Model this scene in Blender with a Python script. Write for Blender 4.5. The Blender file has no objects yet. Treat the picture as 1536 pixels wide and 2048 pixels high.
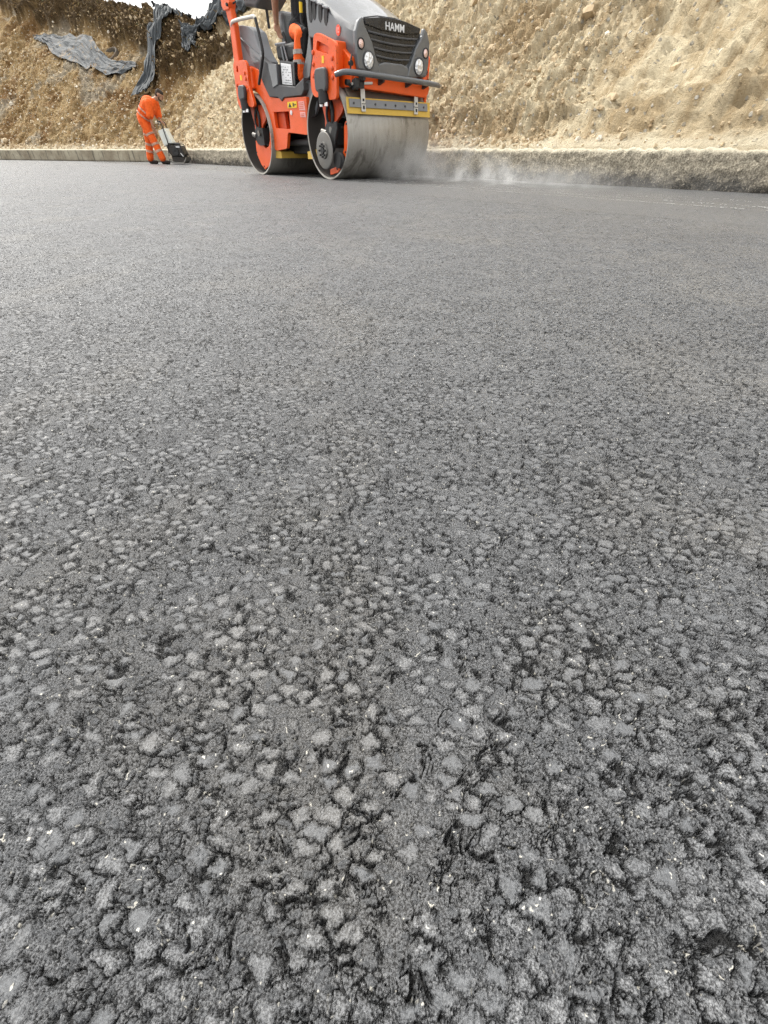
import bpy, bmesh, math, random
import numpy as np
from mathutils import Vector, Matrix
from mathutils.bvhtree import BVHTree

random.seed(7)
rng = np.random.default_rng(7)
SC = bpy.context.scene
COL = SC.collection
R = math.radians

# ------------------------------------------------------------------ node helpers
def new_mat(name):
    m = bpy.data.materials.new(name)
    m.use_nodes = True
    nt = m.node_tree
    b = nt.nodes['Principled BSDF']
    return m, nt, b

class G:
    """small wrapper that builds shader node graphs"""
    def __init__(self, nt):
        self.nt = nt
    def put(self, sock, v):
        if isinstance(v, bpy.types.NodeSocket):
            self.nt.links.new(v, sock)
        elif isinstance(v, (tuple, list)) and len(v) == 3 and sock.type == 'RGBA':
            sock.default_value = (*v, 1)
        else:
            sock.default_value = v
    def n(self, typ, ins=None, **props):
        nd = self.nt.nodes.new(typ)
        for k, v in props.items():
            setattr(nd, k, v)
        for k, v in (ins or {}).items():
            self.put(nd.inputs[k], v)
        return nd
    def co(self, which='Object'):
        return self.n('ShaderNodeTexCoord').outputs[which]
    def math(self, op, a, b=0.0, c=0.0, clamp=False):
        nd = self.n('ShaderNodeMath', operation=op, use_clamp=clamp)
        self.put(nd.inputs[0], a); self.put(nd.inputs[1], b); self.put(nd.inputs[2], c)
        return nd.outputs[0]
    def add(self, a, b): return self.math('ADD', a, b)
    def sub(self, a, b): return self.math('SUBTRACT', a, b)
    def mul(self, a, b): return self.math('MULTIPLY', a, b)
    def rng(self, v, a, b, c=0.0, d=1.0, smooth=True):
        nd = self.n('ShaderNodeMapRange', {0: v, 1: a, 2: b, 3: c, 4: d})
        nd.interpolation_type = 'SMOOTHSTEP' if smooth else 'LINEAR'
        nd.clamp = True
        return nd.outputs[0]
    def noise(self, co, scale, detail=2.0, rough=0.5, dim='3D', dist=0.0, color=False):
        nd = self.n('ShaderNodeTexNoise', noise_dimensions=dim)
        self.put(nd.inputs['Vector'], co)
        nd.inputs['Scale'].default_value = scale
        nd.inputs['Detail'].default_value = detail
        nd.inputs['Roughness'].default_value = rough
        nd.inputs['Distortion'].default_value = dist
        return nd.outputs['Color' if color else 'Fac']
    def vor(self, co, scale, dim='2D', feature='F1', rand=1.0):
        nd = self.n('ShaderNodeTexVoronoi', voronoi_dimensions=dim, feature=feature)
        self.put(nd.inputs['Vector'], co)
        nd.inputs['Scale'].default_value = scale
        nd.inputs['Randomness'].default_value = rand
        return nd
    def mix(self, f, a, b, mode='MIX'):
        nd = self.n('ShaderNodeMix', data_type='RGBA', blend_type=mode)
        self.put(nd.inputs[0], f); self.put(nd.inputs[6], a); self.put(nd.inputs[7], b)
        return nd.outputs[2]
    def sep(self, c):
        nd = self.n('ShaderNodeSeparateColor'); self.put(nd.inputs[0], c)
        return nd.outputs
    def vmath(self, op, a, b):
        nd = self.n('ShaderNodeVectorMath', operation=op)
        self.put(nd.inputs[0], a); self.put(nd.inputs[1], b)
        return nd.outputs['Vector'] if op != 'DOT_PRODUCT' else nd.outputs['Value']
    def mapping(self, co, scale=(1, 1, 1), rot=(0, 0, 0)):
        nd = self.n('ShaderNodeMapping'); self.put(nd.inputs[0], co)
        nd.inputs['Scale'].default_value = scale; nd.inputs['Rotation'].default_value = rot
        return nd.outputs[0]
    def bump(self, h, strength=0.5, dist=0.01):
        nd = self.n('ShaderNodeBump', {'Height': h, 'Strength': strength, 'Distance': dist})
        return nd.outputs[0]

def paint(name, col, rough=0.4, dust=0.25, dustcol=(.22, .18, .13), coat=0.0, metal=0.0, scale=6.0, bump=0.0, spots=0.0):
    """a painted / plastic / metal surface with patchy dust, scuffs and uneven gloss"""
    m, nt, b = new_mat(name); g = G(nt)
    co = g.co()
    n1 = g.noise(co, scale, 5, .65)
    n2 = g.noise(co, scale * 9, 3, .6)
    f = g.mul(g.rng(g.add(g.mul(n1, .7), g.mul(n2, .3)), .42, .75), dust)
    c = g.mix(f, col, dustcol)
    if spots:
        sp = g.mul(g.rng(g.noise(co, 42, 3, .6), .64, .69), g.rng(g.noise(co, 3.1, 2, .5), .40, .60))
        c = g.mix(g.mul(sp, spots), c, (.03, .024, .02))
        scr = g.rng(g.noise(g.mapping(co, (1.2, 1, 16), (0, .6, 0)), 7, 3, .6), .66, .71)
        c = g.mix(g.mul(scr, spots * .45), c, dustcol)
    nt.links.new(c, b.inputs['Base Color'])
    nt.links.new(g.rng(g.add(g.mul(n1, .5), g.mul(n2, .5)), .3, .7, rough - .08, rough + .2), b.inputs['Roughness'])
    b.inputs['Metallic'].default_value = metal
    b.inputs['Coat Weight'].default_value = coat
    if bump:
        nt.links.new(g.bump(n2, bump, .004), b.inputs['Normal'])
    return m

# ------------------------------------------------------------------ numpy noise
def _h(ix, iy, seed):
    n = (ix.astype(np.int64) * 374761393 + iy.astype(np.int64) * 668265263 + seed * 1442695041) & 0x7fffffff
    n = ((n ^ (n >> 13)) * 1274126177) & 0x7fffffff
    n = n ^ (n >> 16)
    return n
def perlin(x, y, seed=0):
    ix = np.floor(x); iy = np.floor(y); fx = x - ix; fy = y - iy
    def gr(dx, dy):
        a = (_h(ix + dx, iy + dy, seed) & 1023) * (2 * math.pi / 1024)
        return np.cos(a) * (fx - dx) + np.sin(a) * (fy - dy)
    u = fx * fx * fx * (fx * (fx * 6 - 15) + 10); v = fy * fy * fy * (fy * (fy * 6 - 15) + 10)
    return ((gr(0, 0) * (1 - u) + gr(1, 0) * u) * (1 - v) + (gr(0, 1) * (1 - u) + gr(1, 1) * u) * v) * 1.5
def fbm(x, y, o=4, seed=0, g=.5):
    r = 0; a = 1
    for i in range(o):
        r = r + a * perlin(x, y, seed + i * 17); x = x * 2.03; y = y * 2.03; a *= g
    return r
def ridge(x, y, o=3, seed=0):
    r = 0; a = 1
    for i in range(o):
        r = r + a * (1 - 2 * np.abs(perlin(x, y, seed + i * 13))); x = x * 2.1; y = y * 2.1; a *= .5
    return r
def lumps(x, y, seed=0, rmin=.2, rmax=.5):
    """height of scattered rounded clods: 1 at a clod's centre, 0 outside"""
    ix = np.floor(x); iy = np.floor(y); out = np.zeros_like(x)
    for dx in (-1, 0, 1):
        for dy in (-1, 0, 1):
            cx, cy = ix + dx, iy + dy
            h1 = _h(cx, cy, seed); h2 = _h(cx, cy, seed + 5); h3 = _h(cx, cy, seed + 9)
            px = cx + (h1 & 255) / 255.; py = cy + (h2 & 255) / 255.
            r = rmin + (rmax - rmin) * (h3 & 255) / 255.
            d = ((x - px) ** 2 + (y - py) ** 2) / (r * r)
            out = np.maximum(out, np.sqrt(np.clip(1 - d, 0, 1)) * r)
    return out

# ------------------------------------------------------------------ mesh helpers
def tag(o, label=None, cat=None, group=None, kind=None):
    if label: o['label'] = label
    if cat: o['category'] = cat
    if group: o['group'] = group
    if kind: o['kind'] = kind
    return o

def grid_obj(name, P, mat, uv=None, attrs=None, smooth=True):
    """P: (n, m, 3) array of points -> one quad-grid mesh object"""
    n, m, _ = P.shape
    me = bpy.data.meshes.new(name)
    me.vertices.add(n * m)
    me.vertices.foreach_set('co', P.reshape(-1).astype(np.float32))
    i = np.arange(n - 1)[:, None] * m + np.arange(m - 1)[None, :]
    q = np.stack([i, i + 1, i + m + 1, i + m], -1).reshape(-1, 4)
    me.loops.add(q.size); me.polygons.add(len(q))
    me.loops.foreach_set('vertex_index', q.reshape(-1).astype(np.int32))
    me.polygons.foreach_set('loop_start', (np.arange(len(q)) * 4).astype(np.int32))
    me.polygons.foreach_set('use_smooth', np.full(len(q), smooth))
    if uv is not None:
        l = me.uv_layers.new(name='UVMap')
        l.data.foreach_set('uv', uv.reshape(-1, 2)[q.reshape(-1)].reshape(-1).astype(np.float32))
    for k, a in (attrs or {}).items():
        at = me.attributes.new(k, 'FLOAT', 'POINT')
        at.data.foreach_set('value', a.reshape(-1).astype(np.float32))
    me.update(); me.validate()
    me.materials.append(mat)
    o = bpy.data.objects.new(name, me); COL.objects.link(o)
    return o

class MB:
    """collects verts and faces for one mesh"""
    def __init__(self):
        self.v = []; self.f = []
    def addv(self, vs, fs):
        k = len(self.v); self.v += [tuple(p) for p in vs]; self.f += [tuple(i + k for i in f) for f in fs]
        return self
    def box(self, x0, x1, y0, y1, z0, z1, M=None):
        vs = [(x, y, z) for x in (x0, x1) for y in (y0, y1) for z in (z0, z1)]
        if M is not None: vs = [tuple(M @ Vector(p)) for p in vs]
        return self.addv(vs, [(0, 1, 3, 2), (4, 6, 7, 5), (0, 4, 5, 1), (2, 3, 7, 6), (0, 2, 6, 4), (1, 5, 7, 3)])
    def prism(self, pts, a, b, axis='y', pts2=None):
        """polygon extruded: axis y -> pts are (x,z); axis x -> pts are (y,z); axis z -> pts are (x,y)"""
        def P(p, k):
            return {'y': (p[0], k, p[1]), 'x': (k, p[0], p[1]), 'z': (p[0], p[1], k)}[axis]
        q = pts2 or pts; n = len(pts)
        return self.addv([P(p, a) for p in pts] + [P(p, b) for p in q],
                         [tuple(range(n)), tuple(range(2 * n - 1, n - 1, -1))] + [(i, (i + 1) % n, n + (i + 1) % n, n + i) for i in range(n)])
    def tube(self, pts, r, n=10, closed_ends=True, smooth_path=0):
        pts = [Vector(p) for p in pts]
        rs = list(r) if isinstance(r, (list, tuple)) else [r] * len(pts)
        for _ in range(smooth_path):
            q = [pts[0]]; s = [rs[0]]
            for a, b, ra, rb in zip(pts[:-1], pts[1:], rs[:-1], rs[1:]):
                q += [a.lerp(b, .25), a.lerp(b, .75)]; s += [ra * .75 + rb * .25, ra * .25 + rb * .75]
            pts = q + [pts[-1]]; rs = s + [rs[-1]]
        vs = []; fs = []; ref = None
        for i, p in enumerate(pts):
            d = (pts[min(i + 1, len(pts) - 1)] - pts[max(i - 1, 0)]).normalized()
            if ref is None:
                ref = Vector((0, 0, 1)) if abs(d.z) < .9 else Vector((1, 0, 0))
            u = d.cross(ref).normalized(); w = u.cross(d).normalized(); ref = w
            for k in range(n):
                a = 2 * math.pi * k / n
                vs.append(p + (u * math.cos(a) + w * math.sin(a)) * rs[i])
        for i in range(len(pts) - 1):
            for k in range(n):
                fs.append((i * n + k, i * n + (k + 1) % n, (i + 1) * n + (k + 1) % n, (i + 1) * n + k))
        if closed_ends:
            fs.append(tuple(range(n))); fs.append(tuple(range((len(pts) - 1) * n, len(pts) * n)))
        return self.addv(vs, fs)
    def lathe(self, prof, c, axis='y', n=48):
        """prof: (axial, radius) pairs"""
        vs = []; fs = []; m = len(prof)
        for k in range(n):
            a = 2 * math.pi * k / n; ca, sa = math.cos(a), math.sin(a)
            for (h, r) in prof:
                vs.append({'y': (c[0] + r * ca, c[1] + h, c[2] + r * sa), 'x': (c[0] + h, c[1] + r * ca, c[2] + r * sa), 'z': (c[0] + r * ca, c[1] + r * sa, c[2] + h)}[axis])
        for k in range(n):
            for i in range(m - 1):
                fs.append((k * m + i, k * m + i + 1, ((k + 1) % n) * m + i + 1, ((k + 1) % n) * m + i))
        return self.addv(vs, fs)
    def build(self, name, mat, parent=None, smooth=False, bevel=0, seg=2, angle=40, label=None):
        me = bpy.data.meshes.new(name)
        me.from_pydata([tuple(p) for p in self.v], [], self.f)
        bm = bmesh.new(); bm.from_mesh(me)
        bmesh.ops.remove_doubles(bm, verts=bm.verts, dist=1e-6)
        bmesh.ops.recalc_face_normals(bm, faces=bm.faces)
        bm.to_mesh(me); bm.free()
        me.materials.append(mat)
        if smooth:
            me.polygons.foreach_set('use_smooth', np.full(len(me.polygons), True))
            try: me.set_sharp_from_angle(angle=R(angle))
            except Exception: pass
        o = bpy.data.objects.new(name, me); COL.objects.link(o)
        if parent is not None: o.parent = parent
        if bevel:
            b = o.modifiers.new('bevel', 'BEVEL'); b.width = bevel; b.segments = seg; b.limit_method = 'ANGLE'; b.angle_limit = R(35)
        if label: o['label'] = label
        return o

def rounded(pts, r, seg=3):
    """round the corners of a 2-D polygon"""
    out = []; n = len(pts)
    for i in range(n):
        p = Vector(pts[i]); a = Vector(pts[i - 1]) - p; b = Vector(pts[(i + 1) % n]) - p
        k = min(r, a.length * .45, b.length * .45)
        A = p + a.normalized() * k; B = p + b.normalized() * k
        for j in range(seg + 1):
            t = j / seg
            q = A * (1 - t) ** 2 + p * 2 * t * (1 - t) + B * t * t
            out.append((q.x, q.y))
    return out

def holed(outer, hole, y0, y1, name, mat, parent, bevel=0):
    """plate in the x-z plane with one opening cut through it"""
    bm = bmesh.new()
    ed = []
    for ring in (outer, hole):
        vs = [bm.verts.new((p[0], y0, p[1])) for p in ring]
        ed += [bm.edges.new((vs[i], vs[(i + 1) % len(vs)])) for i in range(len(vs))]
    bmesh.ops.triangle_fill(bm, edges=ed, use_beauty=True)
    r = bmesh.ops.extrude_face_region(bm, geom=bm.faces[:])
    bmesh.ops.translate(bm, verts=[v for v in r['geom'] if isinstance(v, bmesh.types.BMVert)], vec=(0, y1 - y0, 0))
    bmesh.ops.recalc_face_normals(bm, faces=bm.faces)
    me = bpy.data.meshes.new(name); bm.to_mesh(me); bm.free(); me.materials.append(mat)
    o = bpy.data.objects.new(name, me); COL.objects.link(o); o.parent = parent
    return o

def capsule(mb, p0, r0, p1, r1, n=14, sx=1.0):
    """tapered round-ended limb segment"""
    p0, p1 = Vector(p0), Vector(p1); d = p1 - p0; L = d.length
    d = d.normalized() if L > 1e-6 else Vector((0, 0, 1))
    pts = []; rs = []
    for k in range(1, 5):
        a = math.pi / 2 * k / 4; pts.append(p0 - d * r0 * math.cos(a)); rs.append(r0 * math.sin(a))
    for k in range(4, 0, -1):
        a = math.pi / 2 * k / 4; pts.append(p1 + d * r1 * math.cos(a)); rs.append(r1 * math.sin(a))
    mb.tube(pts, rs, n)

def body(name, caps, mat, parent=None, voxel=.008, it=4, extra=None, bevel=0):
    """one continuous surface grown round a set of overlapping limb segments"""
    mb = MB()
    for c in caps: capsule(mb, *c)
    if extra: extra(mb)
    o = mb.build(name, mat, parent, smooth=True)
    r = o.modifiers.new('skin', 'REMESH'); r.mode = 'VOXEL'; r.voxel_size = voxel; r.use_smooth_shade = True
    s = o.modifiers.new('smooth', 'SMOOTH'); s.factor = .5; s.iterations = it
    return o

def empty(name, loc=(0, 0, 0), rz=0.0):
    o = bpy.data.objects.new(name, None); COL.objects.link(o)
    o.location = loc; o.rotation_euler = (0, 0, rz); o.empty_display_size = .2
    return o

# ================================================================== CAMERA
cam = bpy.data.cameras.new('camera'); co = bpy.data.objects.new('camera', cam); COL.objects.link(co)
cam.sensor_fit = 'VERTICAL'; cam.sensor_height = 36.0; cam.lens = 36.0 * 850 / 2048
cam.clip_start = .02; cam.clip_end = 2000
HC = .36
co.location = (0, 0, HC); co.rotation_euler = (R(90 - 40.48), 0, 0)
SC.camera = co

# ================================================================== LIGHT
SUN_EL = 50.0; sdx, sdy = -.70, .60
w = bpy.data.worlds.new('World'); SC.world = w; w.use_nodes = True
g = G(w.node_tree); bgn = w.node_tree.nodes['Background']
sky = g.n('ShaderNodeTexSky', sky_type='NISHITA')
sky.sun_disc = False; sky.sun_elevation = R(SUN_EL); sky.sun_rotation = math.atan2(sdx, sdy)
sky.dust_density = 3.0; sky.air_density = 1.0; sky.ozone_density = 1.0
# thin bright cloud over the whole sky
cl = g.noise(g.mapping(g.co('Generated'), (1, 1, 2.5)), 2.2, 5, .6)
hs = g.n('ShaderNodeHueSaturation', {'Saturation': .22, 'Value': 1.0, 'Color': sky.outputs[0]})
cloudy = g.mix(g.rng(cl, .35, .7, .5, .9), hs.outputs[0], (8.2, 8.1, 7.9))
w.node_tree.links.new(cloudy, bgn.inputs['Color']); bgn.inputs['Strength'].default_value = .125
sl = bpy.data.lights.new('sun', 'SUN'); sl.energy = 2.3; sl.angle = R(11); sl.color = (1, .965, .90)
so = bpy.data.objects.new('sun', sl); COL.objects.link(so); so.location = (-6, -6, 12)
dv = Vector((-sdx, -sdy, -math.hypot(sdx, sdy) * math.tan(R(SUN_EL))))
so.rotation_euler = dv.to_track_quat('-Z', 'Y').to_euler()
vs = SC.view_settings
SC.display_settings.display_device = 'sRGB'
vs.view_transform = 'Standard'; vs.look = 'None'; vs.exposure = .94; vs.gamma = 1; vs.use_curve_mapping = False
SC.cycles.use_denoising = True; SC.cycles.denoiser = 'OPENIMAGEDENOISE'; SC.cycles.denoising_prefilter = 'NONE'
SC.cycles.sample_clamp_indirect = 2.0; SC.cycles.sample_clamp_direct = 12.0; SC.cycles.caustics_reflective = False; SC.cycles.caustics_refractive = False
SC.cycles.use_adaptive_sampling = True; SC.cycles.adaptive_threshold = .025; SC.cycles.adaptive_min_samples = 24
SC.cycles.max_bounces = 5; SC.cycles.volume_bounces = 1
SC.cycles.volume_step_rate = 1.0

# ================================================================== LAYOUT OF THE BEND
nR = np.array([.7696, .6385]); bR = np.array([-.6385, .7696])
nL = np.array([.4412, .8974]); bL = np.array([-.8974, .4412])
CO = np.linalg.solve(np.array([nR, nL]), np.array([6.69, 14.34]))
def st(side, x, y):
    n, b = (nR, bR) if side == 'R' else (nL, bL)
    return (x - CO[0]) * b[0] + (y - CO[1]) * b[1], (x - CO[0]) * n[0] + (y - CO[1]) * n[1]
def world_xy(side, t, s):
    n, b = (nR, bR) if side == 'R' else (nL, bL)
    return CO[0] + t * b[0] + s * n[0], CO[1] + t * b[1] + s * n[1]
def prof(side, t, s):
    if side == 'R':
        zc = 4.5 + np.where(t < 2.8, .42, .12) * np.clip(2.8 - t, -4, 30); k = .80
    else:
        zc = 3.3 + .2 * np.clip(t, -3, 40); k = .75
    z0 = .35
    lin = z0 + .3 * np.clip(s, 0, .35) + k * np.clip(s - .35, 0, None)
    sc = .35 + (zc - z0 - .105) / k
    top = zc - .03 * (s - sc)
    return -np.log(np.exp(-4 * np.clip(lin, -5, 60)) + np.exp(-4 * np.clip(top, -5, 60))) / 4

# ================================================================== ROAD (fresh asphalt)
def asphalt():
    m, nt, b = new_mat('fresh_asphalt'); g = G(nt)
    co = g.co()
    # distance to the kerb, for the mat joint and the compacted lane
    dk = g.sub(g.vmath('DOT_PRODUCT', co, (float(nR[0]), float(nR[1]), 0)), 6.69)
    joint = g.add(dk, g.mul(g.sub(g.noise(co, 1.3, 3, .6, '2D'), .5), .12))
    lane = g.rng(joint, -3.0, -2.9)                      # 1 on the freshly rolled lane
    wob = g.vmath('SCALE', g.vmath('SUBTRACT', g.noise(co, 90, 3, .65, '2D', color=True), (.5, .5, .5)), (0, 0, 0))
    wob.node.inputs['Scale'].default_value = .009
    p = g.vmath('ADD', co, wob)
    def cells(scale, off, rot=0.0, sq=1.0):
        """flat-topped angular stones: edge distance, random colour, small random tilt"""
        q = g.mapping(g.vmath('ADD', p, off), (sq, 1 / sq, 1), (0, 0, rot))
        f = g.vor(q, scale); e = g.vor(q, scale, feature='DISTANCE_TO_EDGE').outputs['Distance']
        rc = g.sep(f.outputs['Color'])
        rel = g.vmath('SUBTRACT', q, f.outputs['Position'])
        td = g.vmath('SUBTRACT', f.outputs['Color'], (.5, .5, .5))
        return e, rc, g.mul(g.vmath('DOT_PRODUCT', rel, td), scale)
    eA, cA, tA = cells(74, (0, 0, 0), .6, .84)
    sA = g.rng(cA[0], .42, .44)                                   # which big cells are stones at the surface
    mA = g.rng(cA[1], 0, 1, .02, .20, False)                      # how far each stone stays clear of its cell edge
    rA = g.sub(eA, g.add(mA, g.mul(g.sub(g.noise(co, 230, 3, .7, '2D'), .5), .16)))
    plA = g.mul(g.rng(rA, -.04, .20), sA)
    topA = g.mul(g.rng(rA, -.03, .26), sA)
    eB, cB, tB = cells(150, (3.1, 1.7, 0), -.9, .82)
    sB = g.mul(g.rng(cB[0], .35, .38), g.sub(1.0, g.mul(plA, .9)))
    plB = g.mul(g.rng(eB, .02, .17), sB)
    topB = g.mul(g.rng(eB, .07, .2), sB)
    patch = g.rng(g.noise(co, 9, 5, .72, '2D'), .40, .56)
    br = g.rng(g.noise(co, 60, 3, .7, '2D'), .40, .56)
    open_ = g.mul(g.add(g.mul(patch, .75), .25), br)
    ring = g.mul(g.mul(g.rng(rA, .0, -.035), g.rng(rA, -.085, -.045)), sA)
    gapA = g.math('MAXIMUM', g.mul(g.mul(g.rng(eA, .05, .010), open_), g.add(g.mul(sA, .5), .4)), g.mul(ring, g.add(g.mul(open_, .75), .2)))
    gapB = g.mul(g.mul(g.rng(eB, .075, .01), g.mul(patch, br)), g.sub(1.0, topA))
    vn = g.noise(co, 120, 6, .8, '2D')
    void = g.mul(g.mul(g.rng(vn, .57, .65), g.rng(g.noise(co, 15, 4, .65, '2D'), .42, .56)), g.sub(1.0, g.mul(topA, .8)))
    hn = g.noise(g.vmath('ADD', co, (4.7, 2.9, 0)), 46, 6, .76, '2D', dist=.5)
    hole = g.mul(g.rng(hn, .585, .64), g.sub(1.0, g.mul(topA, .9)))
    pit = g.math('MAXIMUM', g.math('MAXIMUM', gapA, g.mul(gapB, .6)), g.math('MAXIMUM', g.mul(void, .85), hole))
    grain = g.noise(co, 560, 4, .85, '2D')
    sand = g.vor(co, 780); grain2 = sand.outputs['Distance']; cs = g.sep(sand.outputs['Color'])
    low = g.noise(co, 12, 3, .5, '2D')
    sandy = g.sub(1.0, g.mul(topA, .8))
    h = g.add(g.mul(plA, g.add(1.0, g.add(g.mul(cA[1], .9), g.mul(tA, 1.8)))), g.mul(plB, g.add(.55, g.add(g.mul(cB[1], .5), g.mul(tB, .7)))))
    h = g.add(h, g.mul(sandy, g.add(g.mul(grain, 2.2), g.mul(grain2, -.8))))
    h = g.sub(g.add(h, g.mul(low, 3.5)), g.mul(pit, 4.6))
    amp = g.rng(lane, 0, 1, .001, .0005)
    dn = g.n('ShaderNodeDisplacement', {'Height': g.mul(h, amp), 'Midlevel': 0.0, 'Scale': 1.0})
    nt.links.new(dn.outputs[0], nt.nodes['Material Output'].inputs['Displacement'])
    # colour: bitumen mastic full of grey sand, filmed stones, a few painted glints
    mast = g.mix(g.rng(grain, .41, .60), (.016, .0165, .0175), (.215, .22, .228))
    mast = g.mix(g.mul(g.rng(cs[0], .74, .95), g.rng(grain2, .5, .2, .2, 1)), mast, (.28, .285, .29))
    mast = g.mix(g.rng(g.noise(co, 2.1, 3, .6, '2D'), .45, .75, 0, .35), mast, (.20, .187, .165))
    film = g.mix(g.rng(g.noise(co, 420, 4, .8, '2D'), .3, .72), (.054, .057, .061), (.138, .145, .154))
    kA = g.mul(topA, g.rng(cA[2], .30, .98, .10, .95, False))
    kB = g.mul(topB, g.rng(cB[2], .1, 1, .1, .75, False))
    c = g.mix(g.math('MAXIMUM', kA, kB), mast, film)
    c = g.mix(g.mul(pit, .95), c, (.009, .009, .009))
    # glints painted into the colour as pale specks, some along stone edges
    v3 = g.vor(g.vmath('ADD', p, (1.3, 9.2, 0)), 330); c3 = g.sep(v3.outputs['Color'])
    spark = g.mul(g.rng(c3[0], .966, .97), g.rng(v3.outputs['Distance'], .30, .12))
    spark = g.math('MAXIMUM', spark, g.mul(g.mul(g.rng(eA, .05, .07), g.rng(eA, .13, .10)), g.mul(g.rng(cA[1], .90, .92), g.rng(g.noise(co, 150, 2, .5, '2D'), .58, .64))))
    c = g.mix(g.mul(spark, g.rng(c3[1], 0, 1, .3, 1)), c, (.80, .77, .68))
    tone = g.noise(co, .8, 4, .6, '2D')
    c = g.mix(g.mul(lane, .45), c, (.085, .087, .09))
    seam = g.mul(g.rng(g.math('ABSOLUTE', g.add(joint, 2.95)), .05, .0), g.rng(tone, .35, .55, .2, .8))
    c = g.mix(g.mul(seam, .75), c, (.045, .045, .046))
    c = g.mix(g.rng(tone, .35, .75, .0, .30), c, g.mix(.6, c, (.04, .04, .042)))
    nt.links.new(c, b.inputs['Base Color'])
    wet = g.rng(dk, -1.98, -1.9)
    nt.links.new(g.sub(g.sub(g.rng(grain, .35, .65, .34, .58), g.mul(wet, .10)), g.mul(topA, -.08)), b.inputs['Roughness'])
    b.inputs['Specular IOR Level'].default_value = .62
    m.displacement_method = 'BOTH'
    return m

def road():
    ys = [-6, -4, -2.5, -1.5, -1.0, -.7, -.5, -.4]
    y = -.34
    while y < 34:
        ys.append(y)
        y += min(max((y * y + HC * HC) / HC / 425 * .95, .0009), .003 if y < 1 else .005 if y < 2.5 else .012 if y < 5 else .035 if y < 12 else .25)
    ys += [36, 40, 48, 60, 90, 150, 300]
    ys = np.array(ys)
    u = np.linspace(-1.12, 1.12, 880)
    side = np.linspace(1.128, 3.2, 190)
    u = np.concatenate([[-60, -30, -14, -7, -4.4], -side[::-1], u, side, [4.4, 7, 14, 30, 60]])
    half = .687 * np.clip(ys, 0, 40) + .215
    P = np.zeros((len(ys), len(u), 3))
    P[..., 0] = half[:, None] * u[None, :]; P[..., 1] = ys[:, None]
    P = P[:, ::-1]
    P = P[:, ::-1]
    o = grid_obj('road', P, asphalt())
    o['kind'] = 'structure'
    return o
road()

# ================================================================== SLOPES
def soil(name, right):
    m, nt, b = new_mat(name); g = G(nt)
    uv = g.co('UV'); co = g.co()
    at = g.n('ShaderNodeAttribute', attribute_name='topsoil').outputs['Fac']
    le = g.n('ShaderNodeAttribute', attribute_name='ledge').outputs['Fac']
    streak = g.noise(g.mapping(uv, (2.6, .75, 1)), 1.6, 6, .65, '2D')
    big = g.noise(uv, .7, 4, .6, '2D')
    fine = g.noise(co, 26, 6, .72)
    fine2 = g.noise(co, 95, 3, .7)
    if right:
        c = g.mix(g.rng(streak, .32, .68), (.49, .375, .225), (.81, .70, .49))
        c = g.mix(g.rng(big, .48, .7, 0, .6), c, (.38, .265, .14))
    else:
        c = g.mix(g.rng(streak, .35, .7), (.22, .137, .055), (.41, .30, .16))
        c = g.mix(g.rng(big, .48, .66, 0, .9), c, (.165, .09, .033))
        gr = g.noise(uv, .42, 3, .55, '2D', dist=.6)
        c = g.mix(g.rng(gr, .55, .68, 0, .75), c, (.30, .265, .205))
    c = g.mix(g.rng(fine, .55, .78, 0, .7), c, (.60, .52, .36))
    c = g.mix(g.rng(fine, .42, .24, 0, .75), c, (.13, .083, .04))
    c = g.mix(g.rng(fine2, .6, .8, 0, .55), c, (.66, .59, .45))
    vst = g.vor(co, 16, '3D'); cs = g.sep(vst.outputs['Color'])
    st_ = g.mul(g.rng(cs[0], .86, .88), g.rng(vst.outputs['Distance'], .45, .3))
    c = g.mix(st_, c, g.mix(cs[1], (.38, .33, .25), (.70, .66, .57)))
    dark = g.mix(g.rng(fine, .3, .72), (.028, .018, .009), (.13, .085, .04))
    dark = g.mix(g.rng(streak, .5, .75, 0, .6), dark, (.22, .145, .062))
    c = g.mix(at, c, dark)
    c = g.mix(g.mul(le, g.rng(fine, .25, .55, .35, .85)), c, (.70, .62, .46))
    nt.links.new(c, b.inputs['Base Color'])
    b.inputs['Roughness'].default_value = .95; b.inputs['Specular IOR Level'].default_value = .15
    hh = g.add(g.mul(fine, .6), g.add(g.mul(fine2, .25), g.mul(g.noise(co, 9, 4, .6), .8)))
    hh = g.add(hh, g.mul(st_, .3))
    nt.links.new(g.bump(hh, 1.0, .10), b.inputs['Normal'])
    return m

def lerp_tab(x, tab):
    a = np.array(tab); return np.interp(x, a[:, 0], a[:, 1])
SOIL_L = [(-3, 3.0), (2.45, 2.75), (3.4, 3.7), (4.6, 4.05), (6.35, 4.75), (8.05, 5.25), (10.9, 5.8), (14.3, 6.5), (18.3, 7.9), (26, 10)]
SOIL_R = [(-30, 99), (-3, 9), (.5, 6.2), (1.7, 4.9), (2.0, 4.3), (2.16, 3.7), (2.68, 3.05), (3.0, 2.3), (3.36, 1.4), (8, 1.0)]

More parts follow.
